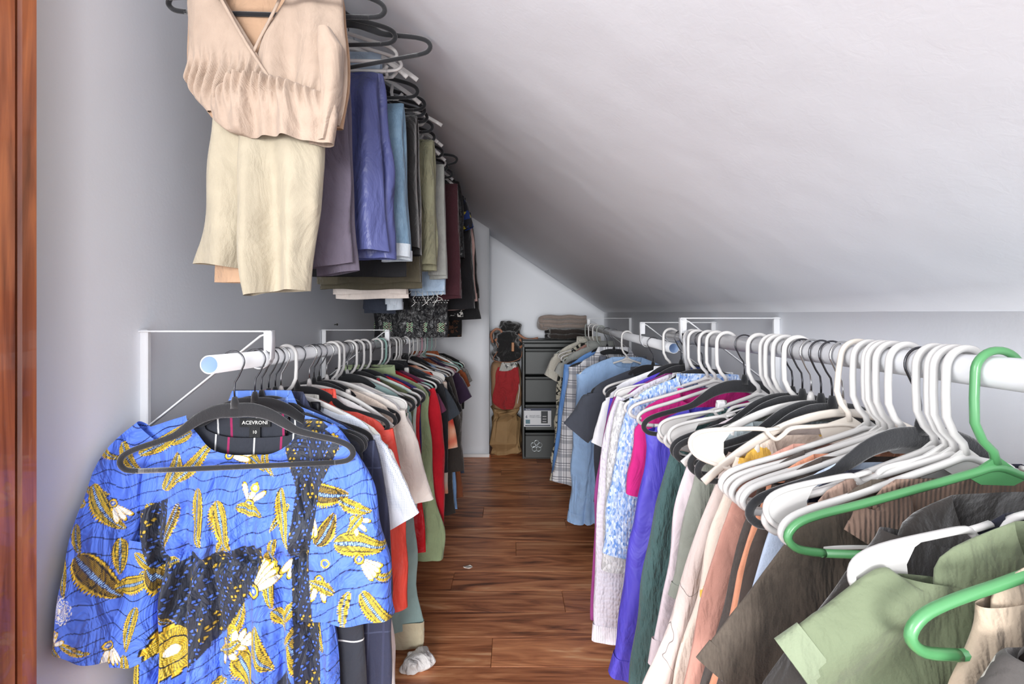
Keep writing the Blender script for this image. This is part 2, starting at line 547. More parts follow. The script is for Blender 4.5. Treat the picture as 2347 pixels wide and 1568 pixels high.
def bracket(y, side, zrod, label, xrod, xwall, h=0.235, up=0.06, group='white wall brackets'):
    """side +1: wall on the left; -1 wall on the right."""
    t = thing('rod_bracket', label, 'bracket', (xwall, y, EYE + zrod + up), group=group)
    s = side; W = abs(xrod - xwall)
    X = lambda a: s * a
    def bx(x0, x1, *r): return box(min(x0, x1), max(x0, x1), *r)
    v, f = bx(X(0.0005), X(0.019), -0.006, 0.006, -h, 0.006, 0.002); mesh_obj('wall_plate', v, f, M_STEELW, t, smooth=False)
    v, f = bx(X(0.001), X(W + 0.028), -0.011, 0.011, 0.001, 0.0045, 0.001); mesh_obj('top_arm', v, f, M_STEELW, t, smooth=False)
    v, f = sweep([(X(0.004), 0, -h + 0.01), (X(0.03), 0, -h + 0.03), (X(W + 0.0), 0, -0.008), (X(W + 0.024), 0, 0.0)], 0.0022, 0.006, m=8, up=(0, 1, 0), power=0.6)
    mesh_obj('brace', v, f, M_STEELW, t)
    v, f = bx(X(W + 0.006), X(W + 0.027), -0.002, 0.002, -0.045, 0.003, 0.001); mesh_obj('front_drop', v, f, M_STEELW, t, smooth=False)
    cup = [(X(W + 0.027), 0, 0.003), (X(W + 0.027), 0, -0.02), (X(W + 0.0255), 0, -up)]
    for a in np.linspace(-8, -188, 11):
        cup.append((X(W + 0.0225 * math.cos(math.radians(a))), 0, -up + 0.0225 * math.sin(math.radians(a))))
    v, f = sweep(cup, 0.0018, 0.010, m=8, power=0.6); mesh_obj('rod_cup', v, f, M_STEELW, t)
    for zz in (-0.015, -h + 0.012):
        v, f = sweep([(X(0.003), 0, zz), (X(0.0065), 0, zz)], [0.0055, 0.004], m=10); mesh_obj('screw', v, f, M_SCREW, t)
    return t

RL = lambda y: (-0.575, y, EYE - 0.088 - 0.0225 * (y - 0.87))
RU = lambda y: (-0.54, y, EYE + 0.913)
RN = lambda y: (0.555, y, EYE - 0.062)
RF = lambda y: (0.555 + (y - 1.58) * -0.003, y, EYE - 0.102 + 0.0245 * (y - 1.58))
rod('closet_rod', RL(0.87), RL(3.799), 0.018, 'white steel closet rod running along the left wall, lower level', 1.55)
rod('closet_rod', RU(0.90), RU(3.799), 0.018, 'white steel closet rod high on the left wall', 1.7)
rod('closet_rod', RN(-0.30), RN(1.60), 0.0185, 'white steel closet rod nearest on the right-hand side')
rod('closet_rod', RF(1.57), RF(3.35), 0.0185, 'white steel closet rod at the far right, open end showing')
bracket(1.05, 1, RL(1.05)[2] - EYE, 'white steel bracket on the left wall holding the near rod end', -0.575, XL)
bracket(2.05, 1, RL(2.05)[2] - EYE, 'white steel bracket on the left wall behind the crowded hooks', -0.575, XL)
bracket(1.44, -1, -0.062, 'white steel bracket on the right wall above the blue knitwear', 0.555, XR)
bracket(1.89, -1, RF(1.89)[2] - EYE, 'white steel bracket with bare curled hook between the two right rods', 0.555, XR, up=0.075)
bracket(3.22, -1, RF(3.22)[2] - EYE, 'white steel bracket in the far right corner above the blankets', 0.555, XR)

# ------------------------------------------------------------------ hangers
def hook_path(s, thick):
    R = 0.0185 + 0.0025 + thick
    P = []
    if thick < 0.003:
        for a in np.linspace(188, -32, 20):
            P.append((s * R * math.cos(math.radians(a)), 0, R * math.sin(math.radians(a))))
        P += [(s * 0.010, 0, -0.030), (s * 0.002, 0, -0.042), (0, 0, -0.056), (0, 0, -0.086)]
    else:
        for a in np.linspace(180, 0, 16):
            P.append((s * R * math.cos(math.radians(a)), 0, R * math.sin(math.radians(a))))
        P += [(s * R * 1.02, 0, -0.03), (s * R * 0.98, 0, -0.058), (s * 0.016, 0, -0.078), (s * 0.004, 0, -0.090), (0, 0, -0.104)]
    return np.array(P)

def h_velvet(s):
    out = []
    out.append(('hook', sweep(hook_path(s, 0.0016), 0.0017, m=8), 'hook'))
    out.append(('neck_cap', sweep([(0, 0, -0.072), (0, 0, -0.080), (0, 0, -0.096)], [0.0045, 0.007, 0.010], [0.0045, 0.006, 0.006], m=10), 'body'))
    half = [(0, -0.100), (0.035, -0.101), (0.07, -0.112), (0.10, -0.131), (0.125, -0.147), (0.16, -0.158), (0.205, -0.171), (0.231, -0.184), (0.238, -0.200), (0.226, -0.213), (0.20, -0.2165)]
    hh = [0.0155, 0.0150, 0.0125, 0.0100, 0.0075, 0.0062, 0.006, 0.006, 0.006, 0.0056, 0.0050]
    P = [(-x, 0, z) for x, z in half[::-1]] + [(x, 0, z) for x, z in half[1:]]
    H = hh[::-1] + hh[1:]
    Ps = smooth_path(P, 4); Hs = np.interp(np.linspace(0, len(H) - 1, len(Ps)), range(len(H)), H)
    out.append(('shoulder_frame', sweep(Ps, Hs, 0.0036, m=10, power=0.8), 'body'))
    out.append(('trouser_bar', sweep([(-0.205, 0, -0.2165), (-0.1, 0, -0.217), (0.1, 0, -0.217), (0.205, 0, -0.2165)], 0.0056, 0.0036, m=8), 'body'))
    return out

def h_tube(s):
    out = []
    out.append(('hook', sweep(hook_path(s, 0.0045), 0.0046, m=10), 'body'))
    half = [(0, -0.108), (0.03, -0.117), (0.08, -0.133), (0.15, -0.155), (0.195, -0.168), (0.222, -0.180), (0.232, -0.196), (0.22, -0.209), (0.19, -0.213)]
    P = [(-x, 0, z) for x, z in half[::-1]] + [(x, 0, z) for x, z in half[1:]]
    out.append(('shoulder_frame', sweep(smooth_path(P, 4), 0.0048, m=8), 'body'))
    out.append(('trouser_bar', sweep([(-0.195, 0, -0.213), (0, 0, -0.214), (0.195, 0, -0.213)], 0.0046, m=8), 'body'))
    out.append(('neck_web', plate([(0, -0.095), (0.034, -0.119), (0.018, -0.128), (-0.018, -0.128), (-0.034, -0.119)], -0.0016, 0.0016), 'body'))
    return out

def h_web(s):
    """plastic hanger with strap notches and filled spade-shaped ends"""
    out = []
    out.append(('hook', sweep(hook_path(s, 0.0045), 0.0044, m=10), 'body'))
    half = [(0, -0.110), (0.05, -0.120), (0.085, -0.128), (0.098, -0.142), (0.108, -0.150), (0.120, -0.142), (0.128, -0.136), (0.16, -0.140), (0.212, -0.150), (0.236, -0.162), (0.240, -0.180), (0.226, -0.196), (0.195, -0.205), (0.15, -0.213)]
    P = [(-x, 0, z) for x, z in half[::-1]] + [(x, 0, z) for x, z in half[1:]]
    out.append(('shoulder_frame', sweep(smooth_path(P, 4), 0.0036, 0.0042, m=8), 'body'))
    out.append(('trouser_bar', sweep([(-0.155, 0, -0.213), (0, 0, -0.215), (0.155, 0, -0.213)], 0.0036, 0.0042, m=8), 'body'))
    for q in (-1, 1):
        out.append(('strap_notch', sweep([(q * 0.126, 0, -0.137), (q * 0.114, 0, -0.134), (q * 0.104, 0, -0.131)], 0.0032, 0.0038, m=8), 'body'))
        inner = [(0.168, -0.142), (0.180, -0.150), (0.188, -0.166), (0.186, -0.184), (0.176, -0.200), (0.170, -0.209)]
        outer = [(0.195, -0.204), (0.226, -0.195), (0.239, -0.180), (0.235, -0.163), (0.212, -0.151)]
        out.append(('end_plate', plate([(q * a, b) for a, b in (inner + outer)], -0.0012, 0.0012), 'body'))
    out.append(('neck_web', plate([(0, -0.095), (0.045, -0.119), (0.03, -0.150), (0.0, -0.160), (-0.03, -0.150), (-0.045, -0.119)], -0.0012, 0.0012), 'body'))
    return out

def h_arch(s):
    """plastic hanger with one wide arch and little clip hooks under it"""
    out = []
    out.append(('hook', sweep(hook_path(s, 0.0016), 0.0019, m=8), 'hook'))
    out.append(('neck_cap', sweep([(0, 0, -0.074), (0, 0, -0.082), (0, 0, -0.096)], [0.004, 0.006, 0.008], m=10), 'body'))
    P = [(x, 0, -0.096 - 0.112 * (abs(x) / 0.24) ** 1.9) for x in np.linspace(-0.24, 0.24, 25)]
    out.append(('shoulder_frame', sweep(P, 0.0072, 0.003, m=8, power=0.7), 'body'))
    out.append(('trouser_bar', sweep([(-0.15, 0, -0.195), (0, 0, -0.196), (0.15, 0, -0.195)], 0.004, 0.003, m=8), 'body'))
    for q in (-1, 1):
        out.append(('strut', sweep([(q * 0.150, 0, -0.146), (q * 0.146, 0, -0.17), (q * 0.150, 0, -0.193)], 0.0056, 0.0028, m=8), 'body'))
        out.append(('strap_notch', sweep([(q * 0.150, 0, -0.195), (q * 0.165, 0, -0.194), (q * 0.176, 0, -0.184), (q * 0.182, 0, -0.176)], 0.0056, 0.0028, m=8), 'body'))
    return out

HB = {'velvet': h_velvet, 'tube': h_tube, 'web': h_web, 'arch': h_arch}
HC = {}
HDESC = {
 'velvet': 'black velvet hanger', 'tube': 'white plastic tube hanger', 'web': 'white spade-ended plastic hanger',
 'arch': 'white arched plastic hanger', 'green': 'green plastic tube hanger', 'mint': 'mint plastic tube hanger', 'pink': 'pink plastic tube hanger',
 'cream': 'cream arched plastic hanger', 'grey': 'grey plastic tube hanger', 'creamweb': 'cream spade-ended plastic hanger'}
def hanger_mats(kind):
    return {'velvet': ('velvet', M_BLACKV, M_CHROME_D), 'tube': ('tube', M_WPL, M_WPL), 'web': ('web', M_WPL, M_WPL), 'arch': ('arch', M_WPL, M_CHROME),
            'green': ('tube', M_GPL, M_GPL), 'mint': ('tube', M_MPL, M_MPL), 'pink': ('tube', M_PPL, M_PPL), 'cream': ('arch', M_CPL, M_CHROME),
            'grey': ('tube', M_GRPL, M_GRPL), 'creamweb': ('web', M_CPL, M_CPL)}[kind]
def hanger(kind, side, loc, rot, label, group):
    base, bm, hm = hanger_mats(kind)
    t = thing('clothes_hanger', label, 'hanger', loc, rot, group)
    key = (kind, side)
    if key not in HC:
        lst = []
        for nm, (v, f), which in HB[base](side):
            o = mesh_obj(nm, np.asarray(v, float), f, bm if which == 'body' else hm, t, smooth=(nm not in ('end_plate', 'neck_web')))
            lst.append(o)
        HC[key] = lst
    else:
        for o in HC[key]:
            c = o.copy(); c.parent = t; COL.objects.link(c)
    return t

# ------------------------------------------------------------------ cloth builders
def fsum(x, z, seed, k, skew=1.5, n=4):
    r = np.random.RandomState(seed)
    o = 0; tot = 0
    for i in range(n):
        ki = k * r.uniform(0.55, 1.7); w = r.uniform(0.5, 1.0)
        o = o + w * np.sin(ki * x + r.uniform(0, 6.3) + r.uniform(-1, 1) * skew * z + 0.6 * np.sin(z * r.uniform(4, 9) + r.uniform(0, 6)))
        tot += w
    return o / tot * 1.5

def tube(rows, nu=40, nv=24, amp=0.01, k=70, seed=1, skew=2.0, front_frac=0.5, env0=0.15, yoff=0.0, dip=0.0, dipw=0.07, dipback=0.0, zmix=None, hem=0.006, gather=None, ret_uv=False):
    rows = np.array([list(r) + [0] * (5 - len(r)) for r in rows], float)
    d = np.r_[0, np.cumsum(np.hypot(np.diff(rows[:, 0]), 0.4 * np.diff(rows[:, 2])) + 1e-4)]
    s = np.linspace(0, d[-1], nv)
    R = np.stack([np.interp(s, d, rows[:, i]) for i in range(5)], 1)
    for _ in range(2):
        R[1:-1] = 0.25 * R[:-2] + 0.5 * R[1:-1] + 0.25 * R[2:]
    nf = int(nu * front_frac)
    t = np.r_[np.linspace(PI, 2 * PI, nf, endpoint=False), np.linspace(0, PI, nu - nf, endpoint=False)]
    c, sn = np.cos(t), np.sin(t)
    cx = (R[:, 1] + R[:, 2]) / 2; a = (R[:, 2] - R[:, 1]) / 2
    X = cx[:, None] + a[:, None] * (np.sign(c) * np.abs(c) ** 0.92)[None]
    Yb = R[:, 3][:, None] * (np.sign(sn) * np.abs(sn) ** 0.75)[None]
    Z = np.repeat(R[:, 0][:, None], nu, 1)
    q = np.linspace(0, 1, nv)[:, None]
    env = env0 + (1 - env0) * np.clip((q - 0.12) / 0.7, 0, 1) ** 0.8
    A = amp * env
    Ff = fsum(X, Z, seed, k, skew); Fb = fsum(X, Z, seed + 77, k, skew)
    if gather is not None:
        zg, wg, ag = gather
        A = A + ag * np.exp(-((Z - zg) / wg) ** 2) * 0
        Ff = Ff * (1 - np.exp(-((Z - zg) / wg) ** 2) * 0.7) + 0.9 * np.exp(-((Z - zg) / (wg * 1.5)) ** 2) * np.sin(X * 330 + seed + 2 * np.sin(Z * 40))
    fr = np.clip(-sn, 0, 1)[None] ** 0.5; bk = np.clip(sn, 0, 1)[None] ** 0.5
    Y = Yb + A * Ff * fr + A * Fb * bk + R[:, 4][:, None] + yoff
    X = X + 0.55 * A * np.abs(c)[None] * fsum(Z, 0 * Z, seed + 5, 18, 0) + 0.25 * A * np.sin(sn * 3)[None]
    Z = Z + hem * np.clip((q - 0.8) / 0.2, 0, 1) * fsum(X, 0 * X, seed + 9, 22, 0)
    if dip or dipback:
        g = np.exp(-(X / dipw) ** 4) * np.clip(1 - q * 3.0, 0, 1) ** 1.2
        Z = Z - dip * g * (sn < 0)[None] * np.clip(-sn * 2.5, 0, 1)[None] - dipback * g * (sn > 0)[None]
    V = np.stack([X, Y, Z], -1).reshape(-1, 3)
    F = grid_faces_np(nv, nu)
    return V, F

def limb(P, w, b, nu=18, nv=16, amp=0.006, seed=1, k=60):
    """flattened sleeve/leg tube along path P (x,z), half-width w (in plane) and b (thickness)"""
    P = smooth_path([(x, 0, z) for x, z in P], 6)
    s = np.r_[0, np.cumsum(np.linalg.norm(np.diff(P, axis=0), axis=1))]
    q = np.linspace(0, s[-1], nv)
    P = np.stack([np.interp(q, s, P[:, i]) for i in range(3)], 1)
    ww = np.interp(np.linspace(0, 1, nv), np.linspace(0, 1, len(w)), w)
    bb = np.interp(np.linspace(0, 1, nv), np.linspace(0, 1, len(b)), b)
    T = np.gradient(P, axis=0); T /= np.linalg.norm(T, axis=1, keepdims=True)
    S = np.stack([T[:, 2], 0 * T[:, 0], -T[:, 0]], 1)
    t = np.linspace(0, 2 * PI, nu, endpoint=False)
    c, sn = np.cos(t), np.sin(t)
    U = ww[:, None] * (np.sign(c) * np.abs(c) ** 0.9)[None]
    D = bb[:, None] * (np.sign(sn) * np.abs(sn) ** 0.75)[None]
    L = np.repeat(q[:, None], nu, 1)
    e = np.clip(np.linspace(0, 1, nv)[:, None] * 3, 0.2, 1)
    D = D + amp * e * fsum(U, L, seed, k, 9) * np.abs(sn)[None] ** 0.5
    U = U + 0.6 * amp * e * fsum(L, 0 * L, seed + 3, 24, 0) * np.abs(c)[None]
    V = P[:, None, :] + S[:, None, :] * U[..., None]
    V[..., 1] += D
    return V.reshape(-1, 3), grid_faces_np(nv, nu), P, ww, bb, T

def sh_z(x):   # height of a shoulder line on a hanger at half-width x
    return -0.088 - 0.088 * (abs(x) / 0.235) ** 1.35

def garment(kind, loc, rot, mat, label, cat, group, L=0.62, name=None, hw=0.232, flare=0.0, sleeve='short', slen=0.2, sang=58, sw=0.085, cuffw=0.07,
            neck=0.085, dip=0.05, b=0.013, amp=0.010, k=60, seed=1, q=1.0, collar=None, buttons=0, buttonmat=None, cuff=False, hemband=None, trimmat=None,
            sides=(-1, 1), waist=None, yo=0.0, strapw=0.012, xshift=0.0, bodyname='body', collarmat=None, belt=None, wallside=-1, a2deg=None, drop=0.010):
    t = thing(name or kind, label, cat, loc, rot, group)
    nv = max(10, int(26 * q)); nu = max(20, int(56 * q)); r = random.Random(seed)
    zt = sh_z(neck) + 0.004
    flL = flR = flare
    rows = []
    if sleeve == 'strap':
        zt = -0.235 if waist is None else waist
        rows = [(zt, -hw * 0.72, hw * 0.72, b * 0.8), (zt - 0.10, -hw * 0.80, hw * 0.80, b), (zt - (L - .1) * 0.5, -hw * 0.86 - flL * 0.4, hw * 0.86 + flR * 0.4, b * 1.2), (zt - L + .1, -hw * 0.86 - flL, hw * 0.86 + flR, b * 1.4)]
        for sx in (-1, 1):
            P = [(sx * hw * 0.45, -b, zt + 0.004), (sx * hw * 0.44, -b * 0.7, (zt + sh_z(0.1)) / 2), (sx * hw * 0.43, 0, sh_z(0.1) + 0.012), (sx * hw * 0.44, b * 0.7, (zt + sh_z(0.1)) / 2), (sx * hw * 0.45, b, zt + 0.004)]
            v, f = sweep(smooth_path(P, 5), 0.0012, strapw, m=6, up=(1, 0, 0)); mesh_obj('strap', v, f, mat, t)
    else:
        for i in range(7):
            x = neck + (hw - neck) * i / 6
            rows.append((sh_z(x) + 0.006 - (0.004 if i == 6 else 0), -x, x, b * (0.35 + 0.4 * i / 6)))
        zb = rows[-1][0]
        w2 = hw * 0.965 if sleeve != 'none' else hw * 0.93
        for u, ww, bb in ((0.04, 0.985, 0.9), (0.16, w2 / hw, 1.0), (0.45, w2 / hw, 1.15), (0.75, w2 / hw, 1.25), (1.0, w2 / hw, 1.3)):
            z = zb - (L - abs(zb)) * u
            rows.append((z, -hw * ww - flL * u ** 1.3, hw * ww + flR * u ** 1.3, b * bb))
    v, f = tube(rows, nu, nv, amp, k, seed, yoff=yo, dip=dip if sleeve != 'strap' else 0.0, dipw=neck * 1.15)
    if xshift: v[:, 0] += xshift
    body = mesh_obj(bodyname, v, f, mat, t)
    zhem = rows[-1][0]
    if hemband:
        a = rows[-1]
        v, f = tube([(zhem + hemband, a[1] - .001, a[2] + .001, a[3] * 1.06), (zhem - 0.006, a[1] - .001, a[2] + .001, a[3] * 1.06)], nu, 5, amp * 0.9, k, seed, yoff=yo, env0=1.0)
        mesh_obj('hem_band', v, f, trimmat or mat, t)
    if sleeve in ('short', 'long', 'bell'):
        for sx in sides:
            wall = (sx == wallside)
            a1 = math.radians(sang + r.uniform(-4, 4)); sl = slen
            if wall: a1 = max(a1, math.radians(82))
            a2 = math.radians((a2deg or 88) + r.uniform(-2, 2)) if sleeve == 'long' else min(a1 + 0.14, PI / 2)
            if wall: a2 = max(a2, math.radians(87))
            sw_ = sw * 0.86; cw_ = cuffw * 0.86
            E = np.array([hw + 0.004, sh_z(hw) + 0.002]); pts = []
            for kk, (fr_, ww_) in enumerate(((0.0, sw_ * .55), (0.12, sw_ * .8), (0.4, sw_ * .9), (0.7, (sw_ + cw_) / 2), (1.0, cw_))):
                aa = a1 + (a2 - a1) * min(1, fr_ * 2)
                if kk: E = E + np.array([math.cos(aa), -math.sin(aa)]) * sl * (fr_ - pf)
                pf = fr_
                pts.append((E[0] - math.sin(aa) * ww_, E[1] - math.cos(aa) * ww_ * 0.6))
            P = [(sx * x, z) for x, z in pts]
            w = [sw_ * 0.62, sw_ * 0.85, sw_ * 0.92, (sw_ + cw_) / 2, cw_]
            if sleeve == 'bell': w = [sw_ * 0.6, sw_ * 0.8, sw_ * 0.9, (sw_ + cw_) / 2, cw_]
            bb = [b * 0.7, b * 1.0, b * 1.1, b * 1.1, b * 1.0]
            v, f, PP, ww, b2, T = limb(P, w, bb, max(14, int(26 * q)), max(8, int((22 if sleeve == 'long' else 14) * q)), amp * 0.6, seed + (7 if sx > 0 else 3), k)
            v[:, 1] += yo
            so = mesh_obj('sleeve', v, f, mat, t)
            if cuff:
                n = max(14, int(26 * q))
                e0 = v[-n:]; dirn = T[-1]
                ctr = e0.mean(0)
                R0 = (e0 - ctr) * 1.08 + ctr - dirn * 0.004 if sleeve == 'long' else (e0 - ctr) * 1.03 + ctr - dirn * 0.022
                ln = 0.05 if sleeve == 'long' else 0.026
                R1 = R0 + dirn * ln
                mesh_obj('cuff', np.concatenate([R0, R1]), grid_faces_np(2, n), trimmat or mat, so)
    if collar and sleeve != 'strap':
        n = 28; tt = np.linspace(0, 2 * PI, n, endpoint=False)
        zt = rows[0][0]
        def ringc(dz, sc, dy=0):
            X = neck * sc * np.cos(tt); Y = rows[0][3] * 1.5 * sc * np.sin(tt)
            Z = zt + dz - dip * np.exp(-(X / (neck * 1.15)) ** 4) * np.clip(-np.sin(tt) * 2.5, 0, 1)
            return np.stack([X, Y + yo, Z], 1)
        if collar == 'fold':
            R_ = [ringc(-0.004, 1.02), ringc(0.028, 0.93), ringc(0.030, 0.99), ringc(-0.022, 1.30)]
        elif collar == 'crew':
            R_ = [ringc(-0.006, 1.05), ringc(0.010, 1.03), ringc(0.011, 0.95), ringc(-0.004, 0.97)]
        else:
            R_ = [ringc(-0.006, 1.05), ringc(0.035, 1.0), ringc(0.036, 0.94), ringc(-0.004, 0.97)]
        mesh_obj('collar', np.concatenate(R_), grid_faces_np(4, n), collarmat or trimmat or mat, t)
    if buttons:
        zt2 = rows[0][0] - dip - 0.03
        v, f = box(-0.014, 0.014, yo - b * 1.8, yo - b * 1.2, zhem + 0.01, zt2, 0.002)
        mesh_obj('button_placket', v, f, mat, t, smooth=False)
        for i in range(buttons):
            z = zt2 - 0.02 - i * 0.085
            if z < zhem + 0.03: break
            v, f = sweep([(0, yo - b * 1.8 - 0.003, z), (0, yo - b * 1.8, z)], 0.0055, m=10, up=(0, 0, 1))
            mesh_obj('button', v, f, buttonmat or M_BTN, t)
    if belt:
        zb_, hgt, bm_ = belt
        ww = hw * 0.97 + flare * 0.5
        v, f = tube([(zb_ + hgt / 2, -ww, ww, b * 1.55), (zb_ - hgt / 2, -ww, ww, b * 1.55)], nu, 3, amp * 0.5, k, seed, yoff=yo, env0=1.0, hem=0)
        mesh_obj('woven_band', v, f, bm_, t)
    for ch in t.children: ch.location.z -= drop
    return t

def draped(name, loc, rot, mat, label, cat, group, x0=-0.1, x1=0.1, L=0.45, L2=0.5, zbar=-0.214, seed=1, amp=0.006, k=60, q=1.0, flare=0.01, cuffmat=None, thick=0.008, slit=True, xl2=None, zskew=0.0):
    """trousers / skirt folded over a hanger bar: front fall and back fall"""
    t = thing(name, label, cat, loc, rot, group)
    nv = max(10, int(24 * q)); nu = max(18, int(44 * q))
    top = zbar + 0.010
    def fall(y, LL, xa, xb, nm, sd, mt):
        s = np.sign(y)
        rows = [(top + 0.003, xa, xb, thick * 0.5, 0.0), (top - 0.004, xa, xb, thick * 0.8, y * 0.5), (top - 0.03, xa - flare * .1, xb + flare * .1, thick, y), (top - LL * 0.5, xa - flare * 0.5, xb + flare * 0.5, thick * 1.2, y), (top - LL, xa - flare, xb + flare, thick * 1.4, y)]
        v, f = tube(rows, nu, nv, amp, k, sd, 1.5, env0=0.25, hem=0.004)
        v[:, 2] += zskew * (v[:, 0] - xa) * np.clip((top - v[:, 2]) / LL, 0, 1)
        o = mesh_obj(nm, v, f, mt, t)
        if cuffmat:
            a = rows[-1]
            v, f = tube([(a[0] + 0.03, a[1] - .002, a[2] + .002, a[3] * 1.15, y), (a[0] - 0.006, a[1] - .002, a[2] + .002, a[3] * 1.15, y)], nu, 5, amp, k, sd, 1.5, env0=1.0)
            mesh_obj('cuff', v, f, cuffmat, o)
    fall(-thick * 1.3, L, x0, x1, 'front_leg' if slit else 'front_panel', seed, mat)
    xx = xl2 or (x0, x1)
    fall(thick * 1.3, L2, xx[0], xx[1], 'back_leg' if slit else 'back_panel', seed + 31, mat)
    return t

def text(body, size, loc, rot, mat, parent, name='lettering', align='CENTER', ext=0.0002):
    c = bpy.data.curves.new(name, 'FONT'); c.body = body; c.size = size; c.extrude = ext; c.align_x = align; c.resolution_u = 2
    c.materials.append(mat)
    tmp = bpy.data.objects.new(name, c)
    me = bpy.data.meshes.new_from_object(tmp); bpy.data.objects.remove(tmp)
    if not me.materials: me.materials.append(mat)
    o = bpy.data.objects.new(name, me); COL.objects.link(o); o.parent = parent; o.location = loc; o.rotation_euler = rot
    return o

# ------------------------------------------------------------------ the blue wax-print top on the nearest left hanger
def wax_color(px, py):
    """printed pattern of the cloth, in flat cloth coordinates (millimetre-like units)"""
    n = px.shape
    C = np.zeros(n + (3,)); 
    L_ = lambda c: np.array(lin(c)[:3])
    BLUE, NAVY, GOLD, OLIVE, WHITE, PALE, DK = L_((84, 122, 228)), L_((22, 36, 84)), L_((226, 186, 50)), L_((132, 122, 46)), L_((238, 236, 224)), L_((150, 190, 240)), L_((30, 32, 36))
    C[...] = BLUE
    wv = py + 9 * np.sin(px / 31.0) + 5 * np.sin(px / 13.0 + py / 60.0) + 0.22 * px + 6 * np.sin(py / 45.0)
    ph = np.mod(wv, 31.0)
    C[np.abs(ph - 15) < 1.15] = NAVY
    def leaf(cx, cy, ang, L, W, cv=0.25, dark=False):
        a = math.radians(ang); dx = px - cx; dy = py - cy
        u = (dx * math.cos(a) + dy * math.sin(a)) / L; v = (-dx * math.sin(a) + dy * math.cos(a)) / W
        v = v - cv * (1 - u * u) * L / W * 0.5
        m = np.abs(u) < 1
        h = np.sqrt(np.clip(1 - u * u, 0, 1)) * (1 - 0.35 * u) * 0.9 + 1e-3
        e = v / h
        saw = np.mod(u * 9 + np.abs(e) * 0.6, 1.0)
        out = 1.0 + np.where(e > 0, 0.42 * saw * np.clip(1.1 - np.abs(u), 0, 1), 0.08 * np.abs(np.sin(u * 22)))
        ae = np.abs(e)
        ins = m & (ae < out)
        C[ins] = DK
        C[m & (ae < out - 0.09)] = GOLD
        C[m & (ae < 0.82)] = np.array(OLIVE) if not dark else L_((60, 50, 26))
        C[m & (ae < 0.80) & (np.mod(u * L / 3.2, 1) < 0.45)] = GOLD if not dark else L_((165, 132, 44))
        C[m & (ae > 0.66) & (ae < 0.74)] = DK
        sp = m & (np.abs(e - 0.05) < 0.20)
        C[sp] = NAVY
        C[m & (np.abs(e - 0.05) < 0.14) & (np.mod(u * L / 4.2, 1) < 0.6)] = PALE
    def petals(cx, cy, ang, s, k=4, spread=55):
        for i in range(k):
            a = math.radians(ang + (i - (k - 1) / 2) * spread / max(1, k - 1))
            ccx = cx + math.cos(a) * s * 0.6; ccy = cy + math.sin(a) * s * 0.6
            dx = px - ccx; dy = py - ccy
            u = (dx * math.cos(a) + dy * math.sin(a)) / (s * 0.62); v = (-dx * math.sin(a) + dy * math.cos(a)) / (s * 0.19)
            v = v / (0.75 + 0.35 * np.clip(u, -1, 1))
            d = u * u + v * v
            C[d < 1.0] = DK; C[d < 0.86] = GOLD; C[d < 0.62] = WHITE
        d = np.hypot(px - cx, py - cy)
        C[d < s * 0.26] = DK; C[d < s * 0.22] = GOLD; C[d < s * 0.14] = L_((70, 110, 190)); C[d < s * 0.07] = WHITE
    def medal(cx, cy, s, white=False):
        dx = px - cx; dy = py - cy; d = np.hypot(dx, dy); th = np.arctan2(dy, dx)
        o = s * (1 + 0.06 * np.sign(np.sin(th * 14)))
        g = WHITE if white else GOLD
        C[d < o] = g if white else DK; C[d < o * 0.93] = BLUE if white else GOLD
        C[d < s * 0.82] = g if white else OLIVE
        C[(d < s * 0.8) & (np.mod(th * 11, 1) < 0.45)] = BLUE if white else GOLD
        C[d < s * 0.52] = g if white else DK; C[d < s * 0.46] = BLUE if white else OLIVE
        C[(d < s * 0.46) & (np.mod(d / 3.5, 1) < 0.5)] = g
        C[d < s * 0.2] = WHITE
    def flower(cx, cy, ang, s):
        petals(cx, cy - 0.1 * s, ang, s, 3, 70)
        leaf(cx + s * 0.1, cy + s * 0.25, ang + 90, s * 0.75, s * 0.30, 0.0)
        d = np.hypot(px - cx - s * 0.3, py - cy + s * 0.9); C[(d < s * 0.24) & (d > s * 0.14)] = GOLD
    r = np.random.RandomState(3)
    for i in range(26):
        leaf(r.uniform(150, 930), r.uniform(950, 1750), r.uniform(0, 180), r.uniform(26, 40), r.uniform(8, 13), r.uniform(-.3, .3))
    for a in [(386, 1002, -35, 56, 15, .2), (322, 1040, 60, 40, 14, .3), (403, 1075, -70, 46, 17, .4), (455, 1050, -50, 62, 15, .15), (560, 1046, 28, 62, 15, -.3), (622, 1050, 70, 40, 9, .4),
              (275, 1150, 55, 62, 21, .3), (219, 1215, 75, 32, 12, .2), (479, 1172, 80, 62, 18, .25), (528, 1195, 68, 58, 20, .1), (403, 1198, -70, 58, 11, .2, True), (665, 1175, 80, 66, 11, .1),
              (760, 1120, 5, 50, 26, 0.0, True), (826, 1147, 20, 38, 14, .3), (836, 1232, 8, 56, 26, -.1), (760, 1196, -60, 42, 20, .2, True), (812, 1368, 95, 42, 12, .3), (878, 1373, 50, 56, 19, .15),
              (262, 1300, 50, 66, 32, .05, True), (335, 1316, -18, 44, 19, .2), (300, 1260, 90, 40, 14, 0), (641, 1305, 85, 62, 16, .2), (386, 1350, 62, 66, 12, .2, True), (478, 1392, 75, 52, 13, -.2),
              (633, 1450, 70, 54, 15, .3), (339, 1411, 95, 44, 12, .2), (594, 1520, 60, 60, 26, .2), (500, 1560, -40, 60, 24, .2), (690, 1420, -60, 46, 12, .2), (700, 1500, 75, 60, 13, 0), (340, 1520, 80, 60, 16, .1),
              (190, 1300, 80, 40, 15, 0.1), (560, 1400, -70, 44, 12, .2), (735, 1440, 80, 50, 10, .2), (850, 1430, -10, 44, 12, .2), (220, 1450, 10, 40, 10, .2), (430, 1600, 60, 60, 24, .1), (640, 1640, 30, 60, 24, .1)]:
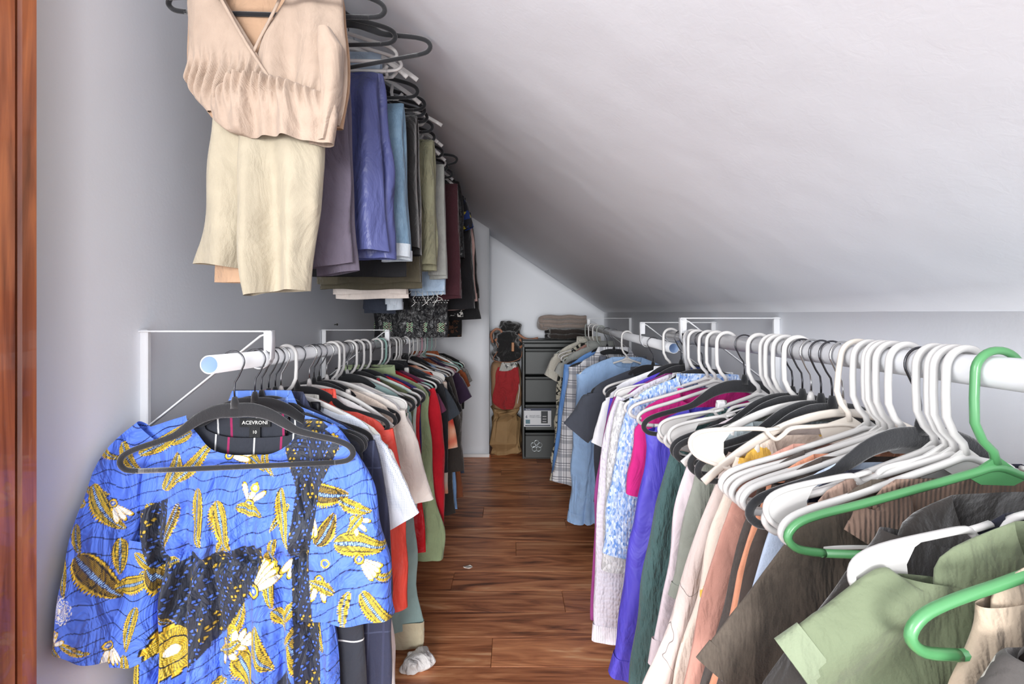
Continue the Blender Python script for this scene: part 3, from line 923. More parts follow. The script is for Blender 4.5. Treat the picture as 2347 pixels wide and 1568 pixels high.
        leaf(*a)
    for a in [(600, 1335, -55, 62, 5, 46), (722, 1150, 95, 58, 5, 40), (700, 1255, 115, 52, 3, 40), (836, 1262, 35, 46, 4, 40), (288, 1140, 60, 40, 3, 40), (560, 1470, -60, 44, 4, 60), (470, 1560, 60, 48, 4, 60), (285, 1450, 70, 40, 4, 60), (530, 1040, 0, 44, 3, 30)]:
        petals(*a)
    for a in [(582, 1150, -70, 42), (748, 1310, 110, 44), (160, 1455, -60, 34), (540, 1452, 60, 40), (375, 1660, 60, 44), (820, 1180, 40, 34)]:
        flower(*a)
    medal(185, 1368, 30, True); medal(420, 1467, 58); medal(765, 1010, 24); medal(600, 1610, 50)
    # black eyelet lace insets sewn into the front
    def inpoly(poly):
        ins = np.zeros(n, bool); k = len(poly)
        for i in range(k):
            x1, y1 = poly[i]; x2, y2 = poly[(i + 1) % k]
            if y1 == y2: continue
            c = ((y1 > py) != (y2 > py)) & (px < (x2 - x1) * (py - y1) / (y2 - y1) + x1)
            ins ^= c
        return ins
    lace = inpoly([(655, 960), (735, 960), (790, 1010), (745, 1110), (722, 1260), (735, 1420), (745, 1800), (700, 1800), (690, 1420), (676, 1250), (688, 1110), (655, 1020)])
    lace |= inpoly([(372, 1292), (470, 1268), (560, 1240), (622, 1236), (610, 1290), (585, 1350), (540, 1420), (482, 1478), (430, 1420), (395, 1370)])
    lace |= inpoly([(328, 1166), (402, 1132), (396, 1290), (362, 1300), (345, 1250)])
    lace |= inpoly([(640, 1560), (680, 1500), (700, 1560), (690, 1760), (650, 1760)])
    C[lace] = L_((42, 47, 60))
    gx = np.mod(px + 8 * np.floor(py / 20.0), 24) - 12; gy = np.mod(py, 20) - 10
    for ox, oy, rx, ry in ((-4, -3, 2.6, 3.6), (4, -3, 2.6, 3.6), (0, 5, 3.6, 2.3)):
        d = ((gx - ox) / rx) ** 2 + ((gy - oy) / ry) ** 2
        rim = lace & (d < 1.9); hole = lace & (d < 0.75)
        C[rim & ~hole] = L_((20, 22, 28)); 
        C[hole] = L_((70, 104, 190))
        C[hole & (np.sin(px / 17.0) * np.sin(py / 23.0) > 0.45)] = L_((200, 165, 50))
    return C

def wax_mat():
    t = NT('wax_print_cotton')
    at = t.n('ShaderNodeAttribute'); at.attribute_name = 'print'
    t.col(at.outputs['Color'])
    w = t.noise(1.0, 4, vec=t.mapping((16, 16, 8)), dist=0.8)
    t.l(t.bump(w, 0.8, 0.06, t.bump(t.noise(300, 2), 0.2, 0.001)), t.b.inputs['Normal'])
    t.set(0.6, 0, 0.4, 0.1)
    return t.m

def px_local(rodf, y):
    loc = rodf(y)
    return (lambda p: (p - 1173) / 1050 * y - loc[0]), (lambda p: -(p - 730) / 1050 * y - (loc[2] - EYE)), loc

def wax_top():
    y = 1.0
    fx, fz, loc = px_local(RL, y)
    t = thing('printed_top', 'cobalt blue top with gold leaf print and black eyelet insets, nearest on the left rod', 'top', loc)
    WM = wax_mat()
    def put(name, V, F, parent):
        Wp = V + np.array([loc[0], loc[1], loc[2] - EYE])
        ax = np.abs(Wp[:, 0]); lim = np.where(ax > .77, .77 + .058 * np.tanh((ax - .77) / .058), ax)
        kq = np.where(Wp[:, 0] < 0, lim / np.maximum(ax, 1e-6), 1.0)
        V = Wp * kq[:, None] - np.array([loc[0], loc[1], loc[2] - EYE])
        o = mesh_obj(name, V, F, WM, parent)
        V = Wp - np.array([loc[0], loc[1], loc[2] - EYE])
        px = (V[:, 0] + loc[0]) / y * 1050 + 1173; py = 730 - (V[:, 2] + loc[2] - EYE) / y * 1050
        c = np.concatenate([wax_color(px, py), np.ones((len(V), 1))], 1).astype(np.float32)
        a = o.data.color_attributes.new('print', 'FLOAT_COLOR', 'POINT')
        a.data.foreach_set('color', c.ravel())
        return o
    R = [(952, 428, 700, .006), (962, 395, 735, .009), (980, 340, 775, .012), (1010, 305, 795, .014), (1080, 298, 800, .02), (1180, 325, 768, .026), (1260, 345, 748, .022), (1300, 345, 748, .03), (1420, 335, 762, .04), (1568, 318, 778, .045), (1760, 300, 800, .05)]
    rows = [(fz(a), fx(b), fx(c), d) for a, b, c, d in R]
    V, F = tube(rows, 470, 440, 0.024, 62, 12, 2.5, front_frac=0.86, env0=0.10, dip=0.085, dipw=0.118, dipback=0.10, hem=0.004)
    V[:, 2] = V[:, 2]
    # raised gather under the bust
    px = (V[:, 0] + loc[0]) / y * 1050 + 1173; py = 730 - (V[:, 2] + loc[2] - EYE) / y * 1050
    front = V[:, 1] < 0
    g = np.exp(-((py - 1262) / 34.0) ** 2)
    V[:, 1] += np.where(front, g * 0.0035 * np.sin(px / 3.6 + np.sin(py / 9.0)) + 0.012 * np.exp(-((py - 1275) / 14.0) ** 2) - 0.012 * np.exp(-((py - 1225) / 30.0) ** 2), 0)
    dp = lambda x0, w, a, y0, y1: np.where(front & (py > y0), a * np.exp(-((px - x0 - (py - y0) * 0.03) / w) ** 2) * np.clip((py - y0) / 60, 0, 1), 0)
    V[:, 1] += dp(365, 11, .022, 1120, 0) + dp(735, 12, .024, 1080, 0) + dp(470, 9, -.014, 1290, 0) + dp(560, 12, .016, 1330, 0) + dp(640, 9, -.012, 1080, 0) + dp(430, 10, .012, 1100, 0) + dp(690, 8, .012, 1250, 0) + dp(600, 10, -.016, 1300, 0) + dp(515, 9, .014, 1300, 0) + dp(400, 9, -.012, 1280, 0) + dp(500, 7, .008, 1060, 0) + dp(580, 8, -.008, 1070, 0)
    V[:, 1] += np.where(front, .009 * np.sin(px / 9.5 + 1.3 * np.sin(py / 70.0)) * np.clip((py - 1275) / 90, 0, 1), 0)
    put('body', V, F, t)
    def slv(P, w, seed):
        P = [(fx(a), fz(b)) for a, b in P]
        V, F, *_ = limb(P, [v * y / 1050 for v in w], [.012, .02, .028, .036, .04], 230, 230, 0.013, seed, 42)
        V[:, 1] -= 0.012
        return put('sleeve', V, F, t)
    slv([(352, 985), (296, 1060), (262, 1180), (240, 1320), (222, 1478)], [34, 58, 66, 74, 76], 5)
    slv([(740, 985), (776, 1060), (792, 1160), (800, 1270), (804, 1398)], [36, 62, 78, 96, 108], 9)
    slv([(330, 1230), (318, 1330), (312, 1420), (330, 1490)], [30, 42, 52, 60], 19)
    return t
wax_top()
hanger('velvet', 1, RL(0.945), (0, math.radians(-2.2), math.radians(1)), 'dusty black velvet hanger nearest on the left rod, in front of the blue printed top', 'hangers on the lower left rod')

# ------------------------------------------------------------------ cream wrap romper, nearest on the high left rod
def romper():
    y = 1.03
    fx, fz, loc = px_local(RU, y)
    t = thing('romper', 'cream wrap romper with gathered waist and loose shorts, nearest on the high left rod', 'romper', loc)
    M1 = fabric((172, 152, 136), 'plain', wr=0.35); M2 = fabric((170, 160, 140), 'plain', wr=0.28); M3 = fabric((184, 150, 122), 'plain', wr=0.5)
    def pan(name, R, mat, amp, k, seed, b, yo, nu=150, nv=120, gather=None, parent=t, hem=.005, env0=.4, skew=3):
        rows = [(fz(a), fx(l), fx(r), b) for a, l, r in R]
        V, F = tube(rows, nu, nv, amp, k, seed, skew, front_frac=0.62, env0=env0, yoff=yo, gather=gather, hem=hem)
        return mesh_obj(name, V, F, mat, parent)
    pan('back_panel', [(-115, 520, 720), (-70, 470, 765), (0, 452, 782), (100, 452, 790), (200, 455, 788), (280, 520, 778)], M3, .006, 40, 3, .008, .028)
    pan('front_panel', [(-105, 470, 520), (-60, 458, 516), (0, 449, 520), (50, 447, 545), (100, 446, 573), (150, 445, 604), (195, 446, 634), (235, 470, 650), (275, 505, 655)], M1, .015, 46, 4, .016, -.022, gather=(fz(205), .03, 0))
    pan('front_panel', [(-105, 700, 768), (-60, 680, 775), (0, 660, 786), (50, 638, 792), (100, 612, 798), (140, 592, 798), (200, 585, 792), (262, 590, 786), (285, 600, 782)], M1, .016, 50, 8, .018, -.006, gather=(fz(262), .03, 0))
    pan('waist_frill', [(198, 552, 652), (212, 540, 700), (238, 520, 770), (262, 505, 784), (292, 512, 784), (318, 545, 780), (338, 600, 776)], M1, .013, 95, 13, .020, -.040, gather=(fz(215), .03, 0), hem=.012, env0=.8)
    pan('arm_opening', [(90, 744, 772), (130, 742, 798), (190, 748, 794), (240, 752, 790), (300, 745, 780), (342, 742, 772)], M1, .008, 60, 23, .018, -.034, nu=80)
    pan('arm_opening', [(60, 447, 475), (130, 446, 480), (195, 447, 505), (235, 466, 530), (275, 494, 552), (302, 522, 562)], M3, .005, 60, 25, .014, -.016, nu=60, nv=60)
    pan('shorts_leg', [(270, 500, 610), (330, 497, 600), (450, 482, 592), (560, 468, 582), (612, 459, 574)], M2, .022, 48, 31, .026, -.004)
    pan('shorts_leg', [(290, 560, 745), (380, 560, 742), (480, 563, 732), (580, 568, 718), (640, 572, 706), (672, 576, 700)], M2, .026, 46, 37, .030, -.010, hem=.012)
    pan('shorts_lining', [(400, 500, 640), (560, 486, 640), (645, 482, 625)], M3, .008, 30, 41, .012, .018)
    # neckline binding
    for P in ([(517, -40), (520, 0), (545, 50), (573, 100), (604, 150), (634, 195), (645, 218)], [(664, -20), (661, 0), (638, 50), (612, 100), (594, 137)]):
        yy = -.040 if P[0][0] < 600 else -.026
        V, F = sweep(smooth_path([(fx(a), yy, fz(b)) for a, b in P], 5), 0.0035, 0.0022, m=8); mesh_obj('neckline_binding', V, F, M1, t)
    return t
romper()
GU = 'hangers on the high left rod'
hanger('velvet', 1, RU(0.985), (0, math.radians(1.0), math.radians(-4)), 'black velvet hanger cut by the top edge of the photo, front of the cream romper', GU)
hanger('velvet', 1, RU(1.05), (0, math.radians(-1.5), math.radians(5)), 'second black velvet hanger at the top edge, behind the cream romper', GU)

# ------------------------------------------------------------------ lists of garments
def rot(yaw=0, roll=0): return (0, math.radians(roll), math.radians(yaw))
_seed = [100]
QUEUE = []
def hang(rodf, side, y, hk, label, short, cat, mat, grp, hgrp, kind='blouse', yaw=None, roll=0, dr=False, post=None, **kw):
    QUEUE.append((rodf, side, y, hk, label, short, cat, mat, grp, hgrp, kind, yaw, roll, dr, post, kw))
FR_ = RF
def flush():
    ys = {}
    for it in QUEUE: ys.setdefault(it[0], []).append(it[2])
    for (rodf, side, y, hk, label, short, cat, mat, grp, hgrp, kind, yaw, roll, dr, post, kw) in QUEUE:
        _seed[0] += 1
        r = random.Random(_seed[0])
        yaw = (2.0 * math.sin(y * 4.0 + side) - 1.5 * side + r.uniform(-1.0, 1.0)) if yaw is None else yaw
        R = rot(yaw, roll + r.uniform(-1.2, 1.2)); loc = rodf(y)
        if hk: hanger(hk, side, loc, R, HDESC[hk] + ' holding the ' + short, hgrp)
        kw.setdefault('seed', _seed[0]); kw.setdefault('q', max(0.5, min(1.6, 1.5 / y)))
        gap = min([abs(y - o) for o in ys[rodf] if abs(y - o) > 1e-6] + [0.1])
        if dr:
            kw['thick'] = kw.pop('fthick', min(kw.get('thick', .01), gap * .30))
            draped_obj = draped(kind, loc, R, mat, label, cat, grp, **kw)
            if post: post(draped_obj)
        else:
            kw.setdefault('drop', (.016 if y < 1.15 else .002) if rodf is RN else {FR_: .0, RL: .004}.get(rodf, .004))
            if rodf is RN and 'fix' not in kw:
                if y < 1.0:
                    kw['hw'] = min(kw.get('hw', .2), .178); kw['sang'] = min(kw.get('sang', 58), 70 if y > .85 else 66); kw.setdefault('a2deg', 80 if y > .85 else 76)
                    kw['flare'] = kw.get('flare', 0) + (.03 if kw.get('L', 0) > .5 else 0)
                    kw['sw'] = kw.get('sw', .085) * .9; kw['neck'] = min(kw.get('neck', .085), .12)
                elif y < 1.3:
                    kw['hw'] = min(kw.get('hw', .232), .205); kw.setdefault('a2deg', 81)
            kw.pop('fix', None)
            kw['b'] = min(kw.get('b', .013), gap * .42)
            kw['amp'] = min(kw.get('amp', .010), gap * .34)
            kw['wallside'] = -side
            t = garment(kind, loc, R, mat, label, cat, grp, **kw)
            if post: post(t)

G1, H1 = 'clothes on the lower left rod', 'hangers on the lower left rod'
def LL(y, hk, label, short, cat, mat, **kw): return hang(RL, 1, y, hk, label, short, cat, mat, G1, H1, **kw)
F = fabric
LL(1.025, 'velvet', 'charcoal sleeveless dress with thin white and magenta checks, behind the blue printed top', 'charcoal checked dress', 'dress', F((44, 47, 56), 'windowpane', (225, 225, 225), (170, 30, 95)),
   kind='dress', sleeve='none', hw=.245, neck=.115, dip=.055, L=.98, flare=.03, b=.012, yaw=2, post=lambda t: dress_bits(t))
def dress_bits(dr1):
    v, f = box(-0.034, 0.034, .0005, .0020, -0.152, -0.132, 0.0005); lb = mesh_obj('woven_label', v, f, F((22, 24, 26), rough=.7), dr1, smooth=False)
    text('ACEVRONI', 0.0115, (0, 0.0003, -0.1455), (PI / 2, 0, 0), plain('label_thread', (225, 225, 220), .8), lb)
    v, f = box(-0.012, 0.012, -.0005, .0004, -0.182, -0.151, 0.0003); lb2 = mesh_obj('size_label', v, f, F((24, 26, 28), rough=.7), dr1, smooth=False)
    text('10', 0.010, (0, -0.0007, -0.166), (PI / 2, 0, 0), plain('label_thread_b', (225, 225, 220), .8), lb2)
    v, f = sweep([(0.075, .004, -.128), (0.072, -.002, -.145), (0.073, -.006, -.170)], [.002, .004, .0035], m=8); mesh_obj('zip_puller', v, f, M_CHROME_D, dr1)
LL(1.05, 'velvet', 'blue long blouse with fine pale checks, between checked dress and navy blazer', 'blue fine-check blouse', 'blouse', F((86, 120, 196), 'finecheck', (150, 180, 235)), kind='blouse', sleeve='none', neck=.07, dip=.02, L=.93, flare=.02, collar='fold', yaw=-2)
LL(1.085, 'velvet', 'dark navy blazer with long sleeves, directly behind the charcoal checked dress', 'navy blazer', 'blazer', F((46, 50, 72), 'windowpane', (70, 76, 102), (58, 62, 88)), kind='blazer', sleeve='long', hw=.245, sw=.085, cuffw=.062, slen=.66, L=.86, b=.014, flare=.015, yaw=-3, amp=.006, collar='fold')
LL(1.115, 'velvet', 'black satin camisole squeezed behind the navy blazer', 'black camisole', 'camisole', F((28, 28, 34), 'satin'), kind='camisole', sleeve='strap', L=.7)
LL(1.14, 'arch', 'white perforated sports top, behind the navy blazer shoulder', 'white perforated top', 'top', F((226, 232, 244), 'mesh', (150, 165, 195)), kind='sports_top', sleeve='short', neck=.11, slen=.25, L=.7, b=.012)
LL(1.17, 'tube', 'off-white cable knit sweater showing at the wall side of the left rod', 'off-white cable sweater', 'sweater', F((214, 212, 204), 'knit'), kind='sweater', sleeve='short', hw=.26, L=.66, b=.016, collar='crew', yaw=-7)
LL(1.225, 'velvet', 'coral red satin blouse with gathered shoulders and long sleeves', 'coral satin blouse', 'blouse', F((236, 84, 70), 'satin'), kind='blouse', sleeve='long', hw=.238, neck=.1, sw=.085, slen=.5, L=.66, b=.018, amp=.011, collar='stand', yaw=3, drop=.020)
LL(1.265, None, 'long white sleeveless dress, its edge showing below the navy blazer', 'long white dress', 'dress', F((234, 232, 232)), kind='dress', sleeve='none', hw=.235, L=1.02, flare=.065, amp=.010, b=.014)
LL(1.33, 'velvet', 'white strappy top slung on crossing straps under a large black hanger', 'white strappy top', 'top', F((232, 226, 222)), kind='strappy_top', sleeve='strap', L=.56, strapw=.007, b=.016, waist=-.20, amp=.012)
LL(1.37, 'velvet', 'cream smocked blouse with dark woven band on its sleeve', 'cream banded blouse', 'blouse', F((224, 208, 194), 'plain', wr=.8), kind='blouse', sleeve='bell', hw=.222, sw=.075, cuffw=.05, slen=.50, sang=80, L=.70, b=.018, amp=.012, flare=.02, cuff=True, trimmat=F((228, 214, 202), 'rib'), yaw=2, q=1.4)
LL(1.42, 'arch', 'white blouse with flared scalloped sleeve, right behind the cream banded blouse', 'white scalloped blouse', 'blouse', F((232, 224, 216)), kind='blouse', sleeve='short', slen=.30, sang=68, sw=.07, cuffw=.095, L=.62, b=.018, amp=.013)
LL(1.46, 'web', 'sheer white sleeveless blouse hanging from spade-ended hanger', 'sheer white blouse', 'blouse', F((236, 234, 236)), kind='blouse', sleeve='none', L=.55, b=.012)
LL(1.50, 'tube', 'white blouse printed with red and green flowers, left rod', 'red and green flowered blouse', 'blouse', F((236, 230, 226), 'floral', (178, 38, 48), (62, 100, 70)), kind='blouse', sleeve='short', slen=.25, sang=72, L=.62, flare=.0, b=.014, hw=.235)
LL(1.56, 'velvet', 'pale teal long dress reaching low with beige lining at the hem', 'pale teal dress', 'dress', F((142, 168, 166)), kind='dress', sleeve='none', hw=.238, L=.955, flare=.030, b=.020, amp=.015, k=50, post=lambda t: teal_lining(t))
def teal_lining(tl):
    v, f = tube([(-.93, -.22, .262, .02), (-1.0, -.2, .256, .024), (-1.02, -.19, .25, .022)], 40, 8, .012, 50, 7, env0=1.0); mesh_obj('lining', v, f, F((198, 188, 160)), tl)
LL(1.62, 'tube', 'deep red top with white crossing straps, left rod', 'deep red strapped top', 'top', F((140, 24, 38)), kind='strappy_top', sleeve='strap', L=.50, waist=-.18, strapw=.006)
LL(1.66, 'velvet', 'dark olive sleeveless top between deep red garments', 'dark olive top', 'top', F((92, 100, 72)), kind='top', sleeve='none', L=.55)
LL(1.70, 'tube', 'pale mint blouse with soft neckline, left rod', 'pale mint blouse', 'blouse', F((196, 214, 206)), kind='blouse', sleeve='none', L=.6, b=.014)
LL(1.74, 'velvet', 'bright red blouse with open neckline, before the sage skirt', 'bright red blouse', 'blouse', F((196, 24, 38), 'satin'), kind='blouse', sleeve='none', neck=.10, dip=.03, L=.78, flare=.02)
LL(1.78, 'tube', 'navy and violet sleeveless top tucked before the sage skirt', 'navy violet top', 'top', F((52, 44, 98)), kind='top', sleeve='none', L=.56)
LL(1.85, 'velvet', 'sage green pleated long skirt with gathered waistband, left rod', 'sage pleated skirt', 'skirt', F((146, 162, 124), 'plain', wr=.6), kind='skirt', sleeve='none', neck=.10, dip=.01, hw=.245, L=.86, flare=.075, b=.026, amp=.022, k=46, q=1.5, collar='stand', yaw=3)
LL(1.94, 'tube', 'crimson long-sleeved dress flaring behind the sage skirt', 'crimson dress', 'dress', F((186, 16, 36)), kind='dress', sleeve='long', sw=.08, slen=.62, hw=.235, L=.86, flare=.05, b=.018, amp=.01)
LL(2.00, 'mint', 'plum jersey tee behind the sage skirt', 'plum tee', 'tee', F((100, 44, 74)), kind='tee', sleeve='short', slen=.14, L=.6, neck=.1)
LL(2.06, 'tube', 'white ribbed singlet with dark trim, left rod', 'white ribbed singlet', 'singlet', F((230, 228, 224), 'rib'), kind='singlet', sleeve='strap', L=.55)
LL(2.12, 'velvet', 'black satin-lapel jacket behind the crimson dress', 'black jacket', 'jacket', F((30, 31, 35)), kind='jacket', sleeve='long', slen=.42, sw=.07, hw=.24, L=.66, collar='fold')
LL(2.18, 'tube', 'charcoal blue jumper behind the black jacket', 'charcoal blue jumper', 'jumper', F((52, 58, 66)), kind='jumper', sleeve='short', L=.6)
LL(2.28, 'web', 'cream blouse with coral and rust watercolour patches, left rod', 'coral watercolour blouse', 'blouse', F((222, 208, 196), 'ombre', (214, 70, 52), (232, 160, 128)), kind='blouse', sleeve='bell', neck=.10, sw=.08, cuffw=.09, slen=.34, sang=72, hw=.245, L=.74, flare=.03, b=.016, amp=.012)
LL(2.36, 'arch', 'fluffy black cardigan bulging above the watercolour blouse', 'fluffy black cardigan', 'cardigan', F((20, 20, 24), 'knit'), kind='cardigan', sleeve='short', hw=.24, neck=.04, slen=.2, L=.7, b=.026, amp=.018, collar='stand')
LL(2.46, 'tube', 'dark brown-black wool coat hanging low on the left', 'brown-black wool coat', 'coat', F((52, 46, 42), 'velvet'), kind='coat', sleeve='long', slen=.52, hw=.24, L=.92, flare=.03, b=.02)
LL(2.58, 'velvet', 'light blue cotton dress between two dark coats, left rod', 'light blue dress', 'dress', F((130, 168, 216)), kind='dress', sleeve='none', hw=.25, L=.93, flare=.05, b=.014)
LL(2.70, 'tube', 'rust brown corduroy dress behind the light blue one', 'rust brown dress', 'dress', F((128, 72, 44), 'rib'), kind='dress', sleeve='none', hw=.24, L=.92, flare=.06, b=.016)
LL(2.80, 'pink', 'dark aubergine velvet tee with sleeve sticking out', 'aubergine velvet tee', 'tee', F((50, 30, 58), 'velvet'), kind='tee', sleeve='short', sang=52, slen=.2, hw=.24, L=.6, b=.014)
LL(2.90, 'tube', 'slate blue long top far along the left rod, before the rust shirt', 'slate blue top', 'top', F((70, 78, 98)), kind='top', sleeve='none', hw=.24, L=.84, flare=.045)
LL(3.02, 'arch', 'rust coloured shirt far along the left rod', 'rust shirt', 'shirt', F((150, 80, 46)), kind='shirt', sleeve='short', slen=.16, hw=.235, L=.6, collar='fold')
LL(3.14, 'mint', 'grey marled jumper second from the end of the left rod', 'grey marled jumper', 'jumper', F((110, 108, 106), 'marl', (150, 148, 144)), kind='jumper', sleeve='short', slen=.15, L=.6)
LL(3.30, 'tube', 'black flat coat last on the lower left rod', 'last black coat', 'coat', F((30, 30, 30)), kind='coat', sleeve='none', hw=.25, L=.5, b=.02)
for i, (y, hk, lb) in enumerate([(1.30, 'arch', 'bare white arched hanger between coral blouse and white strappy top'),
                            (1.60, 'arch', 'bare cream-white arched hanger spanning wide behind the big black hanger'), (2.24, 'tube', 'bare white tube hanger just before the watercolour blouse'),
                            (2.55, 'tube', 'bare white tube hanger between brown-black coat and light blue dress'), (2.66, 'tube', 'bare white tube hanger behind the light blue dress'), (2.97, 'mint', 'bare mint hanger in front of the rust shirt')]):
    hanger(hk, 1, RL(y), rot(-3 + 2 * i, 0), lb, H1)

def frays(t):
    o = [c for c in t.children if c.name.startswith('front_leg')][0]
    bb = [v.co for v in o.data.vertices]; zb = min(v.z for v in bb); xa = min(v.x for v in bb); xb = max(v.x for v in bb)
    r = random.Random(4)
    for k in range(9):
        x = xa + (xb - xa) * (k + .5) / 9; ln = r.uniform(.02, .075)
        P = [(x + r.uniform(-.008, .008) * q, -.012 - .002 * q, zb + .006 - ln * q / 4) for q in range(5)]
        v, f = sweep(smooth_path(P, 3), .0011, m=5); mesh_obj('loose_thread', v, f, plain('thread', (226, 226, 222), .8) if 'thread' not in bpy.data.materials else bpy.data.materials['thread'], t)
def snap(t):
    v, f = sweep([(.0, -.020, -.60), (.0, -.014, -.60)], [.007, .008], m=12, up=(0, 0, 1)); mesh_obj('snap_button', v, f, plain('pearl_snap', (240, 238, 230), .2), t)

# ---- right far rod
G2, H2 = 'clothes on the far right rod', 'hangers on the far right rod'
def FR(y, hk, label, short, cat, mat, **kw): return hang(RF, -1, y, hk, label, short, cat, mat, G2, H2, **kw)
FR(3.28, 'grey', 'cream fleece pullover last on the far right rod', 'cream fleece pullover', 'pullover', F((206, 202, 190), 'knit'), kind='pullover', sleeve='short', L=.5, b=.03, hw=.235, collar='stand')
FR(3.14, 'tube', 'black and cream woven shawl cardigan with fringed ends beside the drawer tower', 'black and cream shawl', 'shawl', F((204, 200, 182), 'blotch', (34, 36, 34), (80, 82, 74), scale=.35), kind='shawl', sleeve='none', hw=.25, L=1.05, flare=.06, b=.024, amp=.02)
FR(2.98, 'tube', 'long skirt printed with pink and brown roses, hem near the floor', 'rose print skirt', 'skirt', F((196, 150, 138), 'floral', (120, 70, 62), (214, 190, 170), scale=.8), kind='skirt', sleeve='none', hw=.23, L=1.0, flare=.04, b=.03, amp=.02)
FR(2.84, 'grey', 'grey hooded fleece jacket, top right of the drawer tower', 'grey fleece jacket', 'jacket', F((150, 152, 148)), kind='jacket', sleeve='short', slen=.12, L=.4, b=.02, collar='stand')
FR(2.66, 'velvet', 'smooth sky blue blouse with wide hanging sleeve, far right rod', 'sky blue satin blouse', 'blouse', F((104, 150, 214), 'satin', rough=.6), kind='blouse', sleeve='bell', sw=.09, cuffw=.12, slen=.64, sang=73, hw=.245, L=.78, flare=.06, b=.024, amp=.018, neck=.05)
FR(2.48, 'velvet', 'grey and white plaid flannel shirt with collar, far right rod', 'grey plaid shirt', 'shirt', F((216, 216, 220), 'plaid', (120, 124, 136), (70, 74, 88)), kind='shirt', sleeve='long', sw=.09, cuffw=.08, slen=.60, sang=82, a2deg=84, hw=.235, L=.82, flare=.02, b=.026, amp=.016, collar='fold', cuff=True, buttons=5, yaw=-6)
FR(2.20, 'tube', 'light blue cotton shirt with open placket and long cuffed sleeves', 'light blue cotton shirt', 'shirt', F((150, 182, 222), 'plain', wr=.6), kind='shirt', sleeve='long', sw=.085, cuffw=.045, slen=.68, sang=84, a2deg=87, hw=.235, L=.90, flare=.03, b=.030, amp=.020, cuff=True, buttons=6, yaw=-5, q=1.3, neck=.07)
FR(2.28, None, 'dark grey strap top showing inside the open light blue shirt', 'dark grey strap top', 'top', F((86, 90, 102)), kind='strappy_top', sleeve='strap', L=.6, strapw=.02)
FR(1.80, 'velvet', 'charcoal short-sleeved tee with its sleeve poking out into the aisle', 'charcoal tee', 'tee', F((62, 66, 76)), kind='tee', sleeve='short', sw=.085, cuffw=.07, slen=.19, sang=50, hw=.24, L=.62, b=.020, amp=.012, cuff=True, collar='crew', yaw=-3, q=1.2)

# ---- right near rod
G3, H3 = 'clothes on the near right rod', 'hangers on the near right rod'
def NR(y, hk, label, short, cat, mat, **kw): return hang(RN, -1, y, hk, label, short, cat, mat, G3, H3, **kw)
NR(1.50, 'velvet', 'plain white tee, its sleeve next to the charcoal one', 'plain white tee', 'tee', F((222, 222, 226)), kind='tee', sleeve='short', sw=.08, cuffw=.062, slen=.19, sang=66, hw=.236, L=.6, b=.014, collar='crew', cuff=True, yaw=-3)
NR(1.455, 'velvet', 'violet three-quarter sleeve top beside the white tee', 'violet jersey top', 'top', F((86, 66, 196)), kind='jersey_top', sleeve='long', sw=.07, cuffw=.05, slen=.30, hw=.234, L=.64, b=.016, cuff=True, neck=.09, yaw=2)
NR(1.41, 'web', 'plum magenta long dress hanging low into the aisle', 'plum long dress', 'dress', F((146, 60, 128)), kind='dress', sleeve='long', sw=.07, cuffw=.05, slen=.70, hw=.232, L=.86, b=.016, flare=.03)
NR(1.375, 'tube', 'white fine knit sweater with small bows and deep ribbed cuffs', 'white bow sweater', 'sweater', F((214, 210, 222), 'knit'), kind='sweater', sleeve='long', sw=.07, cuffw=.052, slen=.70, hw=.228, L=.8, b=.020, amp=.008, cuff=True, trimmat=F((234, 230, 240), 'rib'))
NR(1.335, 'velvet', 'grey tweed short-sleeved knit between white and blue sweaters', 'grey tweed knit', 'sweater', F((176, 176, 178), 'marl', (226, 226, 228)), kind='sweater', sleeve='long', sw=.065, cuffw=.05, slen=.46, hw=.23, L=.78, b=.018, cuff=True, collar='crew')
NR(1.295, 'tube', 'blue and white marled chunky knit cardigan with long sleeves', 'blue marled cardigan', 'cardigan', F((92, 138, 208), 'marl', (216, 228, 244)), kind='cardigan', sleeve='long', sw=.075, cuffw=.055, slen=.46, hw=.238, L=.74, b=.024, amp=.010, collar='crew', yaw=-2, q=1.5)
NR(1.245, 'tube', 'bright magenta crew-neck tee behind a large black hanger', 'magenta tee', 'tee', F((206, 36, 128)), kind='tee', sleeve='short', sw=.09, cuffw=.075, slen=.24, sang=74, hw=.24, L=.68, b=.022, amp=.012, neck=.10, dip=.05, collar='crew', yaw=-2, q=1.4, drop=.030)
NR(1.185, 'tube', 'violet satin long-sleeved blouse sliding off its white hanger', 'violet satin blouse', 'blouse', F((90, 82, 204), 'satin'), kind='blouse', sleeve='long', sw=.09, cuffw=.045, slen=.60, sang=82, hw=.235, L=.66, b=.024, amp=.014, neck=.11, dip=.03, cuff=True, xshift=.01, roll=0, q=1.4, drop=.055)
hanger('velvet', -1, RN(1.094), rot(-2, 0), 'large bare black velvet hanger in front of the magenta tee', H3)
NR(1.03, 'tube', 'white skirt with burgundy brush-stroke print hanging low', 'burgundy print skirt', 'skirt', F((230, 228, 230), 'blotch', (150, 88, 98), (180, 120, 128)), kind='skirt', dr=False, sleeve='strap', waist=-.30, hw=.235, L=1.04, flare=.03, b=.016)
NR(.975, 'web', 'dark teal crinkled long-sleeved jumper on the near right rod', 'dark teal jumper', 'jumper', F((68, 96, 96), 'crinkle'), kind='jumper', sleeve='long', sw=.085, cuffw=.06, slen=.72, hw=.236, L=.8, b=.022, amp=.010, yaw=-3, neck=.11, q=1.5)
NR(.93, 'web', 'black tee with short sleeve behind the grey sage one', 'black short-sleeved tee', 'tee', F((38, 37, 40)), kind='tee', sleeve='short', sw=.07, cuffw=.055, slen=.24, sang=76, hw=.234, L=.6, b=.014, cuff=True)
